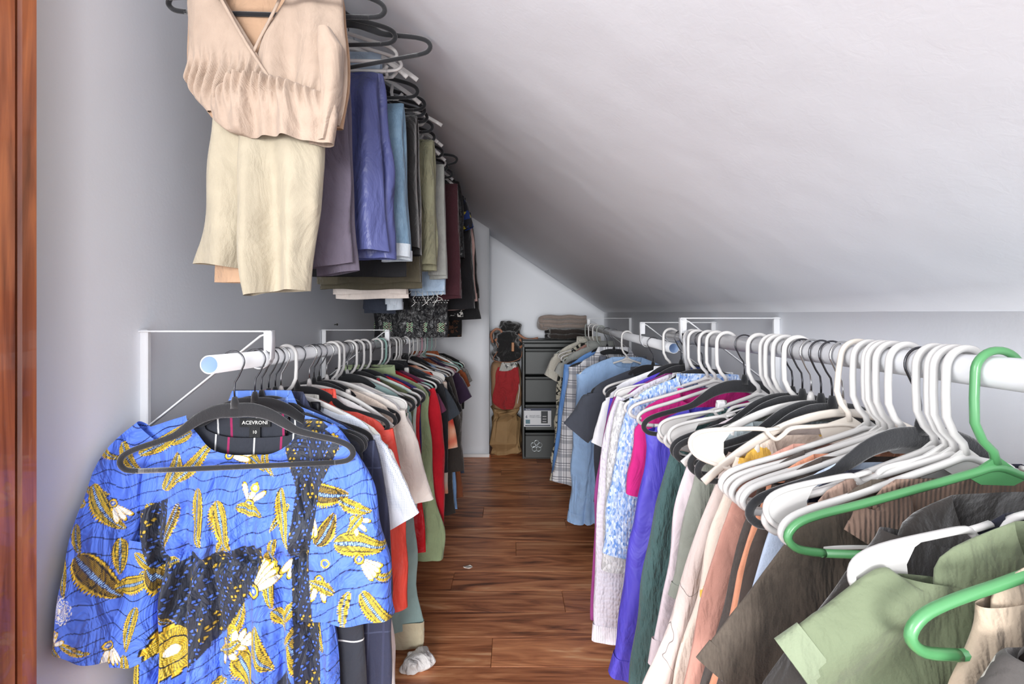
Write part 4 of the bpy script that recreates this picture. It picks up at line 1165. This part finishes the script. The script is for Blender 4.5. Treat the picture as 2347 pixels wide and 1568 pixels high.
NR(.905, 'velvet', 'pale lilac pink blouse with cuffed elbow sleeves', 'pale lilac blouse', 'blouse', F((220, 206, 212)), kind='blouse', sleeve='long', sw=.065, cuffw=.062, slen=.42, hw=.228, L=.7, b=.014, cuff=True, neck=.09)
NR(.875, 'velvet', 'grey sage tee with stitched sleeve hem, near right rod', 'grey sage tee', 'tee', F((146, 150, 140)), kind='tee', sleeve='short', sw=.08, cuffw=.062, slen=.32, sang=80, hw=.24, L=.72, b=.020, amp=.012, neck=.10, cuff=True, yaw=-2, q=1.6)
NR(.848, 'arch', 'pale blue grey draped tank top with open front', 'pale blue grey tank', 'tank top', F((172, 184, 188)), kind='tank_top', sleeve='none', neck=.11, hw=.215, L=.6, b=.012, amp=.014)
NR(.822, 'velvet', 'olive brown satin camisole tied at the shoulder', 'olive brown camisole', 'camisole', F((112, 100, 72), 'satin'), kind='camisole', sleeve='strap', waist=-.245, hw=.24, L=.7, b=.018, amp=.014, strapw=.012)
NR(.795, 'velvet', 'blush white blouse with thin ink-drawn stems and flowers', 'ink stem blouse', 'blouse', F((212, 196, 190), 'stems', (70, 66, 66), (120, 124, 138)), kind='blouse', sleeve='bell', sw=.075, cuffw=.085, slen=.56, sang=80, hw=.225, L=.8, b=.018, amp=.010, neck=.10, q=1.6)
NR(.768, 'cream', 'cream blouse with yellow petals on the shoulder', 'yellow petal blouse', 'blouse', F((230, 214, 200), 'floral', (232, 186, 84), (206, 180, 160), scale=1.6), kind='blouse', sleeve='long', sw=.07, cuffw=.065, slen=.5, sang=78, hw=.222, L=.8, b=.016, neck=.14, q=1.5)
hanger('creamweb', -1, RN(.735), rot(-6, 7), 'bare cream spade-ended hanger poking furthest into the aisle', H3)
NR(.712, 'tube', 'dusty rose long-sleeved top with knotted shoulder', 'dusty rose top', 'top', F((188, 138, 124)), kind='long_sleeved_top', sleeve='long', sw=.075, cuffw=.055, slen=.46, hw=.225, L=.7, b=.016, neck=.13, q=1.6)
NR(.69, 'tube', 'washed black tee with frayed collar, near right rod', 'washed black tee', 'tee', F((62, 56, 54), 'denim', (84, 78, 74)), kind='tee', sleeve='short', sw=.08, cuffw=.065, slen=.36, sang=74, hw=.235, L=.66, b=.018, neck=.12, cuff=True, q=1.6)
NR(.668, 'tube', 'peach orange sweatshirt with turned-up sleeve', 'peach sweatshirt', 'sweatshirt', F((222, 152, 120)), kind='sweatshirt', sleeve='long', sw=.08, cuffw=.055, slen=.30, sang=74, hw=.23, L=.66, b=.018, neck=.13, q=1.6, cuff=True)
NR(.645, 'tube', 'charcoal brown linen shirt hanging next to the peach sweatshirt', 'charcoal linen shirt', 'shirt', F((70, 60, 55), 'plain', wr=.7), kind='shirt', sleeve='long', sw=.085, cuffw=.07, slen=.40, sang=74, hw=.235, L=.7, b=.020, neck=.13, q=1.6)
NR(.622, 'velvet', 'pale blue tee peeking out between brown shirts', 'pale blue tee', 'tee', F((184, 198, 220)), kind='tee', sleeve='short', sw=.07, cuffw=.06, slen=.28, sang=76, hw=.222, L=.66, b=.014, neck=.13, q=1.5)
NR(.602, 'tube', 'navy tank with pale piping, almost hidden by the green hanger', 'navy tank', 'tank top', F((34, 36, 54)), kind='tank_top', sleeve='none', neck=.12, hw=.222, L=.62, b=.012)
NR(.585, 'web', 'taupe rose linen blouse under the green hanger', 'taupe rose blouse', 'blouse', F((172, 144, 130), 'plain', wr=.8), kind='blouse', sleeve='long', sw=.075, cuffw=.07, slen=.40, sang=70, hw=.225, L=.66, b=.020, neck=.12, q=1.6)
NR(.56, 'tube', 'faded dark brown shirt with rolled cuff reaching far into the aisle', 'faded dark brown shirt', 'shirt', F((66, 57, 50), 'denim', (96, 86, 76)), kind='shirt', sleeve='short', sw=.085, cuffw=.08, slen=.26, sang=46, hw=.165, L=.68, b=.022, amp=.010, neck=.12, cuff=True, q=1.8, fix=1)
hanger('green', -1, RN(.523), rot(-2, 1), 'green plastic tube hanger whose hook shows against the white rod', H3)
NR(.548, None, 'mocha ribbed knit top bunched below the green hanger', 'mocha ribbed top', 'top', F((146, 120, 106), 'rib'), kind='knit_top', sleeve='short', sw=.05, cuffw=.05, slen=.06, sang=50, hw=.13, L=.6, b=.018, neck=.10, q=1.6, fix=1, drop=.02)
NR(.49, None, 'black velvety top at the right edge, above the sage green tee', 'black velvety top', 'top', F((40, 35, 32), 'velvet'), kind='velvet_top', sleeve='short', sw=.075, cuffw=.065, slen=.30, sang=44, hw=.15, L=.66, b=.020, neck=.09, q=1.8, fix=1, drop=.02)
NR(.438, 'web', 'navy vest under the white spade-ended hanger nearest the camera', 'navy vest', 'vest', F((30, 32, 46)), kind='vest', sleeve='none', hw=.13, neck=.09, L=.6, b=.01, q=1.5, fix=1)
NR(.412, None, 'sage green tee with overlocked seam and pale sleeve hem', 'sage green tee', 'tee', F((112, 122, 96)), kind='tee', sleeve='short', sw=.085, cuffw=.082, slen=.165, sang=31, hw=.175, L=.66, b=.022, amp=.008, neck=.10, cuff=True, trimmat=F((130, 140, 115)), q=2.0, yaw=-2, fix=1, drop=.012)
NR(.385, 'green', 'cream cotton blouse under the second green hanger', 'cream cotton blouse', 'blouse', F((186, 168, 148), 'plain', wr=.6), kind='blouse', sleeve='long', sw=.07, cuffw=.08, slen=.32, sang=66, a2deg=74, hw=.165, L=.6, b=.018, neck=.12, q=2.0, fix=1, drop=.02)
NR(.345, None, 'black and grey tie-dyed tee in the bottom right corner', 'tie-dyed tee', 'tee', F((74, 70, 68), 'blotch', (30, 29, 30), (186, 180, 174), scale=.7), kind='tee', sleeve='short', sw=.09, cuffw=.08, slen=.16, sang=50, hw=.165, L=.6, b=.022, neck=.10, dip=.05, collar='crew', q=2.0, trimmat=F((34, 33, 34)), fix=1)
for y, hk, lb in [(1.60, 'tube', 'bare white hanger tucked at the joint of the two right rods'), (.955, 'tube', 'bare white hanger first of the row right of the black hook'), (.89, 'tube', 'bare white hanger hooked between two chrome hooks'), (.68, 'tube', 'bare white hanger among the thick white hooks beside the chrome hook'),
                  (.574, 'tube', 'bare white hanger, last thick white hook before the green one')]:
    hanger(hk, -1, RN(y), rot(-3, 0), lb, H3)
# clear strap with blue tag
ht = thing('hang_tag', 'clear plastic strap with dark blue tag on the right rod', 'tag', RN(1.40))
v, f = sweep([( -.012, 0, .022), (-.026, -.002, .0), (-.024, -.004, -.05), (-.018, -.004, -.10)], .009, .0008, m=6, up=(0, 1, 0))
tmc = NT('clear_strap'); tmc.col(lin((235, 235, 238))); tmc.set(.1, trans=.6); mesh_obj('clear_strap', v, f, tmc.m, ht)
v, f = plate([(-.035, -.125), (.012, -.122), (.020, -.088), (-.006, -.082)], -.008, -.007); mesh_obj('card', v, f, plain('tag_blue', (38, 56, 122), .4), ht, smooth=False)
v, f = join([plate([(-.018 + k * .007, -.120 + k * .008), (-.012 + k * .007, -.121 + k * .008), (-.004 + k * .007, -.108 + k * .006), (-.008 + k * .007, -.107 + k * .006)], -.0086, -.0081) for k in range(3)]); mesh_obj('printed_marks', v, f, plain('tag_print', (200, 214, 240), .5), ht, smooth=False)

# ------------------------------------------------------------------ upper left rod, behind the romper
G4 = 'clothes on the high left rod'
def UP(y, hk, label, short, cat, mat, x0, x1, ytop, ybot, **kw):
    fx, fz, loc = px_local(RU, y)
    kw.setdefault('thick', .010)
    zb = fz(ytop) - .01; Lb = zb - fz(ybot)
    kw.setdefault('L', Lb * .97); kw.setdefault('L2', Lb)
    return hang(RU, 1, y, hk, label, short, cat, mat, G4, GU, dr=True, x0=fx(x0), x1=fx(x1), zbar=zb, yaw=kw.pop('yaw', 0), **kw)
UP(1.17, 'velvet', 'slate mauve trousers half hidden by the cream romper', 'slate mauve trousers', 'trousers', F((98, 90, 104)), 712, 790, 170, 640, kind='trousers', zskew=.12, fthick=.012, amp=.012, k=40)
UP(1.24, 'tube', 'faded grey jeans folded low behind the cream romper', 'faded grey jeans', 'jeans', F((120, 124, 134), 'denim', (160, 164, 172)), 722, 800, 200, 585, kind='jeans')
UP(1.33, 'arch', 'pale blue chambray skirt with wide waistband, folded over white hanger', 'pale chambray skirt', 'skirt', F((160, 178, 198), 'denim', (180, 196, 212)), 783, 876, 122, 590, kind='skirt', slit=False)
UP(1.29, 'tube', 'slate blue wide trousers folded over their hanger', 'slate blue trousers', 'trousers', F((84, 90, 140), 'satin', rough=.5), 782, 868, 170, 598, kind='trousers', fthick=.018, amp=.018, flare=.045, k=48, xl2=(px_local(RU, 1.29)[0](800), px_local(RU, 1.29)[0](880)))
UP(1.45, 'velvet', 'mid blue denim jeans with frayed pale hem', 'mid blue jeans', 'jeans', F((96, 128, 156), 'denim', (140, 168, 190)), 872, 922, 243, 604, kind='jeans', fthick=.014, amp=.011, cuffmat=F((190, 204, 214), 'denim', (230, 235, 240)))
UP(1.50, 'arch', 'black trousers behind the slate blue pair', 'black trousers', 'trousers', F((20, 20, 23)), 720, 925, 250, 640, kind='trousers', L=.30)
UP(1.58, 'velvet', 'black velvet skirt with fur trim, right of the jeans', 'black fur-trimmed skirt', 'skirt', F((20, 19, 20), 'velvet'), 925, 955, 268, 588, kind='skirt', thick=.02, slit=False)
UP(1.72, 'velvet', 'olive brown moleskin trousers, broad folded lower edge', 'olive brown trousers', 'trousers', F((80, 74, 58), 'velvet'), 728, 952, 290, 668, kind='trousers', thick=.014, slit=False)
UP(1.84, 'arch', 'cream trousers showing only along their lower edge', 'cream trousers', 'trousers', F((226, 214, 206)), 768, 925, 330, 690, kind='trousers', roll=0)
UP(1.80, 'velvet', 'khaki sage jacket with white snap button at its cuff', 'khaki sage jacket', 'jacket', F((146, 144, 118), 'plain', wr=.8), 946, 996, 322, 622, kind='jacket', fthick=.018, amp=.014, flare=.02, xl2=None)
UP(1.98, 'velvet', 'light grey denim shirt beside the khaki jacket', 'light grey denim shirt', 'shirt', F((150, 152, 148), 'denim', (175, 176, 170)), 985, 1016, 380, 645, kind='denim_shirt')
UP(2.05, 'arch', 'light blue denim shorts with long loose threads at the hem', 'light blue denim shorts', 'shorts', F((138, 164, 192), 'denim', (186, 204, 222), (220, 228, 236)), 942, 1012, 400, 682, kind='denim_shorts', thick=.014, amp=.012, post=lambda t: frays(t))
UP(2.15, 'velvet', 'indigo jeans with short dark lower edge above the left rod', 'dark indigo jeans', 'jeans', F((34, 38, 50), 'denim', (50, 56, 70)), 842, 905, 420, 724, kind='jeans')
UP(2.12, 'tube', 'pale rolled-up jeans hanging beside the dark indigo pair', 'pale rolled jeans', 'jeans', F((156, 172, 190), 'denim', (200, 210, 220)), 890, 916, 420, 712, kind='jeans', cuffmat=F((186, 198, 212), 'denim', (226, 232, 240)))
UP(2.28, 'velvet', 'burgundy velvet trousers next to the leather jacket', 'burgundy velvet trousers', 'trousers', F((62, 22, 32), 'velvet'), 1000, 1046, 425, 692, kind='trousers')
def UG(y, hk, label, short, cat, mat, **kw): return hang(RU, 1, y, hk, label, short, cat, mat, G4, GU, **kw)
LEA = F((24, 24, 27), 'leather')
UG(2.50, 'velvet', 'shiny black dress with green and cream woven border above its hem', 'green-bordered black dress', 'dress', LEA, kind='dress', sleeve='none', hw=.225, L=1.01, b=.03, amp=.014, flare=-.01, yaw=0, post=lambda t: gd_bits(t))
def border_mat():
    t = NT('woven_border'); s = t.xyz(); X, Y, Z = s.outputs
    per = .075
    u = t.math('SUBTRACT', t.math('FRACT', t.math('ADD', t.math('DIVIDE', X, per), 50.0)), .5)
    w = t.math('DIVIDE', t.math('ADD', Z, 0.96), .05)
    au = t.math('ABSOLUTE', u); aw = t.math('ABSOLUTE', w)
    d = t.math('ADD', au, aw)
    f = t.math('LESS_THAN', t.math('FRACT', t.math('MULTIPLY', d, 5.0)), .30)
    g = t.math('LESS_THAN', t.math('ABSOLUTE', t.math('SUBTRACT', au, .26)), .16)
    c = t.mix(t.math('MULTIPLY', g, t.math('GREATER_THAN', t.math('FRACT', t.math('MULTIPLY', d, 3.5)), .45)), lin((24, 26, 24)), lin((34, 118, 84)))
    c = t.mix(f, c, lin((206, 198, 172)))
    t.col(c); t.set(.7); return t.m
def gd_bits(gd):
    v, f = tube([(-.935, -.203, .203, .034), (-.985, -.202, .202, .035)], 60, 6, .010, 60, 5, env0=1.0, hem=0.0); mesh_obj('woven_border', v, f, border_mat(), gd)
    v, f = box(-.040, -.012, -.040, -.0385, -.885, -.74, .0004); tp = mesh_obj('waist_tape', v, f, fabric((52, 52, 56), rough=.8), gd, smooth=False)
    text('FASHION NOVA', .017, (-.032, -.0405, -.875), (PI / 2, math.radians(-90), 0), plain('tape_print', (225, 225, 222), .7), tp, align='LEFT')
    v, f = sweep([(-.026, -.039, -.74), (-.028, -.036, -.60)], .003, .001, m=6); mesh_obj('tape_cord', v, f, fabric((52, 52, 56), rough=.8), gd)
    studs(gd, np.arange(.02, .20, .015), (-.80, -.813, -.826), -.038)
UG(2.42, 'velvet', 'black leather jacket with studded cuff band, high left rod', 'studded leather jacket', 'jacket', LEA, kind='leather_jacket', sleeve='long', sw=.085, cuffw=.075, slen=.42, hw=.245, L=.66, b=.036, amp=.018, neck=.08, collar='fold', yaw=0, post=lambda t: lj_bits(t))
def studs(parent, xs, zs, y):
    V, F_ = [], []
    base = [(0.0045 * math.cos(a), 0.0045 * math.sin(a)) for a in np.linspace(0, 2 * PI, 8, endpoint=False)]
    parts = []
    for i, x in enumerate(xs):
        for j, z in enumerate(zs):
            xx = x + (0.006 if j % 2 else 0)
            parts.append((([(xx + a, y, z + b) for a, b in base] + [(xx, y - .005, z)]), [[k, (k + 1) % 8, 8] for k in range(8)]))
    v, f = join(parts); o = mesh_obj('studs', v, f, M_CHROME, parent); o['kind'] = 'stuff'; return o
def lj_bits(lj):
    v, f = tube([(-.50, .165, .262, .034), (-.545, .165, .262, .034)], 30, 3, .002, 60, 5, env0=1.0, hem=0); mesh_obj('studded_band', v, f, LEA, lj)
    studs(lj, np.arange(.17, .26, .014), (-.505, -.517, -.529, -.541), -.036)
    v, f = sweep(smooth_path([(.130 + .008 * math.sin(k * 2.4), -.040 - .003 * math.cos(k * 1.7), -.27 - k * .0085) for k in range(24)], 4), .0018, m=6); mesh_obj('silver_chain', v, f, M_CHROME, lj)
UG(2.62, 'arch', 'black top with blue and yellow embroidery on the shoulder', 'blue-yellow embroidered top', 'top', F((24, 24, 32), 'blotch', (28, 50, 110), (176, 160, 50), scale=.8), kind='embroidered_top', sleeve='short', sw=.09, cuffw=.08, slen=.22, sang=62, hw=.26, L=.6, b=.024)
UG(2.76, 'arch', 'black velvet peplum jacket flaring toward the aisle', 'black peplum jacket', 'jacket', F((20, 19, 24), 'velvet'), kind='peplum_jacket', sleeve='long', sw=.09, cuffw=.10, slen=.62, sang=74, hw=.25, L=.86, flare=.06, b=.024)
UG(2.88, 'tube', 'dusty pink knit with deep cuff below the black sleeves', 'dusty pink knit', 'sweater', F((204, 168, 162)), kind='sweater', sleeve='long', sw=.06, cuffw=.045, slen=.60, hw=.232, L=.86, b=.016, cuff=True)
UG(3.00, 'velvet', 'black and white scroll print blouse, far along the high rod', 'scroll print blouse', 'blouse', F((30, 30, 32), 'blotch', (220, 218, 212), (30, 30, 32), scale=.3), kind='blouse', sleeve='long', sw=.06, cuffw=.05, slen=.62, hw=.235, L=.9)
UG(3.14, 'arch', 'long black coat, widest at its hem, high left rod', 'long black coat', 'coat', F((16, 16, 19), 'velvet'), kind='coat', sleeve='long', sw=.09, cuffw=.10, slen=.60, sang=76, hw=.245, L=.92, flare=.08, b=.028)
UG(3.30, 'velvet', 'black sequined dress with brown hem, last on the high left rod', 'black sequined dress', 'dress', F((20, 20, 22), 'blotch', (90, 60, 44), (30, 30, 30), scale=.3), kind='dress', sleeve='none', hw=.2, L=1.04, b=.026)
hanger('velvet', 1, (-0.485, 1.17, EYE + 0.85), rot(3, -12), 'tilted bare black velvet hanger, its end raised near the ceiling', GU)
for y, hk, ro, lb in [(1.38, 'arch', -4, 'bare white arched hanger just under the tilted black one'), (1.54, 'velvet', -2, 'bare black velvet hanger right of the slate blue trousers'), (1.62, 'velvet', 0, 'bare black velvet hanger above the black fur-trimmed skirt'),
                      (1.76, 'arch', -9, 'bare white arched hanger swung out above the khaki jacket'), (1.90, 'arch', -3, 'bare white arched hanger swung out beside the khaki jacket'), (1.94, 'arch', 2, 'bare white arched hanger lower beside the khaki jacket'),
                      (2.20, 'velvet', -12, 'bare black velvet hanger loop in front of the far white hangers'), (2.32, 'arch', 0, 'bare white arched hanger before the leather jacket'), (2.38, 'arch', 2, 'second bare white arched hanger before the leather jacket')]:
    hanger(hk, 1, RU(y), rot(2, ro), lb, GU)

flush()

# ------------------------------------------------------------------ far end: drawer tower, bags, blankets
M_DRW = NT('charcoal_plastic'); M_DRW.col(lin((62, 66, 66))); M_DRW.set(.45, 0, .5)
M_DRW.l(M_DRW.bump(M_DRW.noise(600, 2), .35, .001), M_DRW.b.inputs['Normal']); M_DRW = M_DRW.m
M_DRWD = plain('dark_recess', (24, 25, 26), .6)
TX0, TX1, TY0, TY1, TH = 0.085, 0.575, 3.74, 4.14, 0.975
dt = thing('drawer_tower', 'charcoal plastic four-drawer tower at the end of the closet', 'drawers', ((TX0 + TX1) / 2, (TY0 + TY1) / 2, 0))
W2 = (TX1 - TX0) / 2; D2 = (TY1 - TY0) / 2
v, f = join([box(-W2, -W2 + .018, -D2 + .004, D2, 0.0, TH - .02, .004), box(W2 - .018, W2, -D2 + .004, D2, 0, TH - .02, .004), box(-W2, W2, D2 - .012, D2, 0, TH - .02, .003), box(-W2 + .01, W2 - .01, -D2 + .01, D2, 0.0, .02, .003)])
mesh_obj('body', v, f, M_DRW, dt, smooth=False)
v, f = box(-W2 - .006, W2 + .006, -D2 - .008, D2 + .002, TH - .028, TH, .008); mesh_obj('top_panel', v, f, M_DRW, dt, smooth=False)
v, f = box(-W2 + .004, W2 - .004, -D2 + .004, -D2 + .03, TH - .062, TH - .03, .004); mesh_obj('upper_rail', v, f, M_DRW, dt, smooth=False)
drh = .218
for i in range(4):
    z1 = TH - .072 - i * .228; z0 = z1 - drh + .008
    parts = [box(-W2 + .022, W2 - .022, -D2 - .004, -D2 + .3, z0, z1 - .022, .006), box(-W2 + .022, W2 - .022, -D2 - .010, -D2 + .02, z1 - .018, z1, .004)]
    v, f = join(parts); dw = mesh_obj('drawer', v, f, M_DRW, dt, smooth=False)
    v, f = box(-W2 + .03, W2 - .03, -D2 - .003, -D2 + .01, z1 - .024, z1 - .016, .001); mesh_obj('pull_groove', v, f, M_DRWD, dw, smooth=False)
    if i == 2:
        v, f = box(-W2 + .012, -W2 + .235, -D2 - .0062, -D2 - .0045, z0 + .03, z1 - .03, .0004); st = mesh_obj('label_sticker', v, f, plain('sticker_paper', (222, 224, 228), .5), dw, smooth=False)
        st['label'] = 'white paper product sticker'
        sx = -W2 + .012; yb_ = -D2 - .0066
        pn = plain('sticker_navy', (34, 44, 74), .5); pk = plain('sticker_dark', (44, 48, 54), .5)
        v, f = join([box(sx, sx + .223, yb_, yb_ + .0004, z1 - .048, z1 - .030), box(sx + .01, sx + .215, yb_, yb_ + .0004, z0 + .036, z0 + .044)]); mesh_obj('printed_bands', v, f, pn, st, smooth=False)
        v, f = join([box(sx + .14, sx + .195, yb_ - .0004, yb_, z0 + .058, z1 - .052)]); mesh_obj('printed_picture', v, f, pk, st, smooth=False)
        v, f = join([box(sx + .152, sx + .183, yb_ - .0008, yb_ - .0004, z0 + .070 + k * .021, z0 + .074 + k * .021) for k in range(3)]); mesh_obj('printed_handles', v, f, plain('sticker_white', (230, 230, 232), .5), st, smooth=False)
        v, f = box(sx + .014, sx + .05, yb_ - .0004, yb_, z0 + .055, z0 + .088); mesh_obj('printed_swatch', v, f, plain('sticker_teal', (92, 128, 142), .5), st, smooth=False)
        text('4', .038, (sx + .02, yb_ - .0004, z0 + .098), (PI / 2, 0, 0), pn, st)
        text('DRAWER WIDE\nTOWER STORAGE', .012, (sx + .045, yb_ - .0004, z0 + .116), (PI / 2, 0, 0), pn, st, align='LEFT')
        text('Sterilite', .013, (sx + .035, yb_ - .0006, z1 - .044), (PI / 2, 0, 0), plain('sticker_white_b', (240, 240, 242), .5), st)
    if i == 3:
        parts = []
        cx_, cz_ = -W2 + .115, (z0 + z1) / 2 - .005
        for k in range(5):
            a = k * 2 * PI / 5 + .3
            P = [(cx_ + .028 * math.cos(a) + .019 * math.cos(t_), -D2 - .006, cz_ + .028 * math.sin(a) + .019 * math.sin(t_)) for t_ in np.linspace(0, 2 * PI, 14, endpoint=False)]
            parts.append(sweep(P, .0028, .002, m=6, closed=True))
        parts.append(sweep([(cx_ + .009 * math.cos(t_), -D2 - .007, cz_ + .009 * math.sin(t_)) for t_ in np.linspace(0, 2 * PI, 10, endpoint=False)], .003, .002, m=6, closed=True))
        v, f = join(parts); o = mesh_obj('flower_decal', v, f, plain('clear_gem', (190, 200, 204), .12, metal=.5), dw); o['label'] = 'clear five-petal flower decal'

def lump(name, mat, sx, sy, sz, seed, amp=.02, n=5, flat=False, parent=None, loc=(0, 0, 0), power=.45, freq=5, taper=0.0):
    """crumpled soft box resting on z=0"""
    from mathutils import noise as MN
    nu, nv = 8 * n, 5 * n
    V = []
    for i in range(nv + 1):
        ph = -PI / 2 + PI * i / nv
        for j in range(nu):
            th = 2 * PI * j / nu
            sg = lambda v, p: math.copysign(abs(v) ** p, v)
            x = sg(math.cos(ph), power) * sg(math.cos(th), power); y = sg(math.cos(ph), power) * sg(math.sin(th), power); z = sg(math.sin(ph), power)
            k = 1 - taper * (z * .5 + .5)
            p = Vector((x * sx * k, y * sy * k, (z * .5 + .5) * sz * 2 * .5))
            d = MN.noise(Vector((p.x * freq + seed, p.y * freq, p.z * freq))) + .5 * MN.noise(Vector((p.x * freq * 2.3, p.y * freq * 2.3 + seed, p.z * freq * 2.3)))
            dirv = Vector((x, y, z * .4))
            p += dirv * d * amp
            p.z = max(p.z, 0.0)
            V.append((p.x + loc[0], p.y + loc[1], p.z + loc[2]))
    Fc = grid_faces(nv + 1, nu)
    return mesh_obj(name, V, Fc, mat, parent, smooth=not flat)

def kraft(name, c):
    t = NT(name); n1 = t.noise(8, 4)
    t.col(t.mix(n1, lin(tuple(int(v * .8) for v in c)), lin(c))); t.set(.75, 0, .3)
    v = t.vor(9, feature='F1'); t.l(t.bump(v, .9, .03, t.bump(t.noise(60, 3), .2, .004)), t.b.inputs['Normal']); return t.m
pb = thing('paper_bag', 'crumpled brown paper bag standing on the floor left of drawer tower', 'bag', (-0.055, 3.93, 0), (0, 0, .1))
lump('bag_body', kraft('kraft_paper', (172, 138, 96)), .120, .12, .40, 4, .055, 3, True, pb, power=.35, freq=11)
pb2 = thing('canvas_tote', 'red and tan canvas tote bag stacked on the brown paper bag', 'bag', (-0.05, 3.93, 0.385), (0, 0, -.05))
lump('bag_body', kraft('tan_canvas', (166, 130, 98)), .128, .11, .40, 9, .022, 6, False, pb2, power=.4, freq=6)
# red cloth flap
rows = [(.36, -.055, .115, .010, -.125), (.30, -.085, .115, .012, -.128), (.16, -.095, .105, .014, -.130), (.05, -.105, .085, .012, -.126), (.01, -.03, .06, .008, -.122)]
v, f = tube(rows, 40, 20, .012, 30, 77, env0=1.0); mesh_obj('red_flap', v, f, fabric((158, 40, 44), 'plain', wr=1.0), pb2)
v, f = sweep(smooth_path([(.10, -.13, .30), (.118, -.135, .18), (.10, -.13, .06)], 5), .004, .002, m=6); mesh_obj('strap', v, f, plain('white_cord', (210, 205, 200), .7), pb2)
v, f = tube([(.40, -.03, .10, .02, -.12), (.36, -.045, .10, .022, -.125), (.335, -.05, .06, .014, -.125)], 30, 8, .008, 60, 5, env0=1); mesh_obj('news_wrapping', v, f, fabric((176, 176, 170), 'blotch', (90, 92, 92), (220, 220, 216), scale=.3), pb2)
bk = thing('handbag', 'black fabric handbag with tan leather handles, on top of the tote', 'bag', (-0.04, 3.94, 0.775), (0, 0, .05))
BLF = fabric((22, 21, 22), 'velvet', wr=.8); TAN = plain('tan_leather', (150, 98, 70), .55, bump=(60, .3, .003))
lump('bag_body', BLF, .135, .10, .27, 3, .055, 7, False, bk, power=.6, freq=10)
lump('folded_top', BLF, .085, .07, .16, 12, .045, 6, False, bk, loc=(.02, 0, .19), power=.7, freq=12)
for P in ([(-.125, -.05, .17), (-.14, -.07, .24), (-.10, -.08, .285), (-.055, -.08, .27), (-.06, -.09, .22), (-.11, -.10, .19)], [(.10, -.06, .20), (.135, -.08, .16), (.10, -.10, .13)], [(.09, -.04, .24), (.14, -.05, .21), (.19, -.05, .195), (.26, -.05, .208)]):
    v, f = sweep(smooth_path(P, 6), .010, .0025, m=8, up=(0, 1, 0), power=.7); mesh_obj('handle', v, f, TAN, bk)
v, f = sweep(smooth_path([(-.11, -.09, .20), (-.08, -.115, .12), (-.12, -.115, .03), (0, -.125, .01), (.10, -.115, .04), (.12, -.105, .10)], 6), .0035, .003, m=6); mesh_obj('piping', v, f, TAN, bk)
v, f = box(.03, .052, -.128, -.122, .10, .175, .003); mesh_obj('leather_tag', v, f, plain('tag_leather', (168, 112, 66), .5), bk, smooth=False)
# blankets on the tower
b1 = thing('blanket', 'dark brown fleece blanket folded on top of the drawer tower', 'blanket', (0.47, 3.94, TH), (0, 0, .1))
def fold_stack(parent, mat, sx, sy, h, n, seed, z=0):
    parts = []
    P = []
    for i in range(n):
        zz = z + h * (i + .5) / n
        xs = (-sx, sx) if i % 2 == 0 else (sx, -sx)
        P += [(xs[0] * .95, 0, zz), (0, 0, zz + .004 * math.sin(seed + i)), (xs[1] * .95, 0, zz)]
        if i < n - 1: P += [(xs[1] * 1.02, 0, zz + h / n * .5)]
    Ps = smooth_path(P, 6)
    v, f = sweep(Ps, h / n * .56, sy, m=14, power=.5)
    v[:, 2] += .008 * np.sin(v[:, 1] * 22 + seed) + .004 * np.sin(v[:, 0] * 35); v[:, 0] += .012 * np.sin(v[:, 1] * 17 + seed)
    v[:, 2] = np.maximum(v[:, 2], z + .0005)
    return mesh_obj('folded_cloth', v, f, mat, parent)
fold_stack(b1, fabric((50, 42, 38), 'velvet'), .17, .12, .085, 2, 2)
b2 = thing('blanket', 'taupe plush blanket folded on the dark brown one', 'blanket', (0.45, 3.94, TH + .092), (0, 0, -.12))
fold_stack(b2, fabric((150, 136, 128), 'velvet'), .19, .13, .105, 3, 5)
lump('loose_corner', fabric((150, 136, 128), 'velvet'), .06, .09, .11, 6, .02, 5, False, b2, loc=(-.17, -.02, -.02), power=.7)

# ------------------------------------------------------------------ scraps on the floor
for (px_, py_, lb, sc) in ((1072, 1300, 'small white petal-shaped paper scrap in the middle of the aisle', 1.0), (1308, 1184, 'small cream paper scrap on floor near the blue shirts', .9)):
    yy = EYE * 1050 / (py_ - 730); xx = (px_ - 1173) / 1050 * yy
    P = [(0.018 * sc * math.cos(a) * (1 + .25 * math.sin(2 * a + 1)), 0.012 * sc * math.sin(a) * (1 + .3 * math.cos(a))) for a in np.linspace(0, 2 * PI, 12, endpoint=False)]
    V = [(x, y_, .0035 + .002 * math.sin(x * 200)) for x, y_ in P] + [(x, y_, .0022) for x, y_ in P] + [(0, 0, .0022)]
    Fc = [[k, (k + 1) % 12, 12 + (k + 1) % 12, 12 + k] for k in range(12)] + [list(range(12)), list(range(23, 11, -1))]
    o = mesh_obj('paper_scrap', V[:24], Fc, plain('paper_scrap_%d' % px_, (238, 232, 222), .8), None, smooth=False); o.location = (xx, yy, -.002); tag(o, lb, 'scrap')
sc_ = thing('cloth_scrap', 'crumpled white cloth lying on the floor at the foot of the left clothes', 'cloth', (-0.315, 1.50, 0), (0, 0, .7))
lump('folded_cloth', fabric((226, 224, 222), 'plain', wr=.8), .05, .035, .05, 8, .02, 6, False, sc_, power=.7, freq=20)
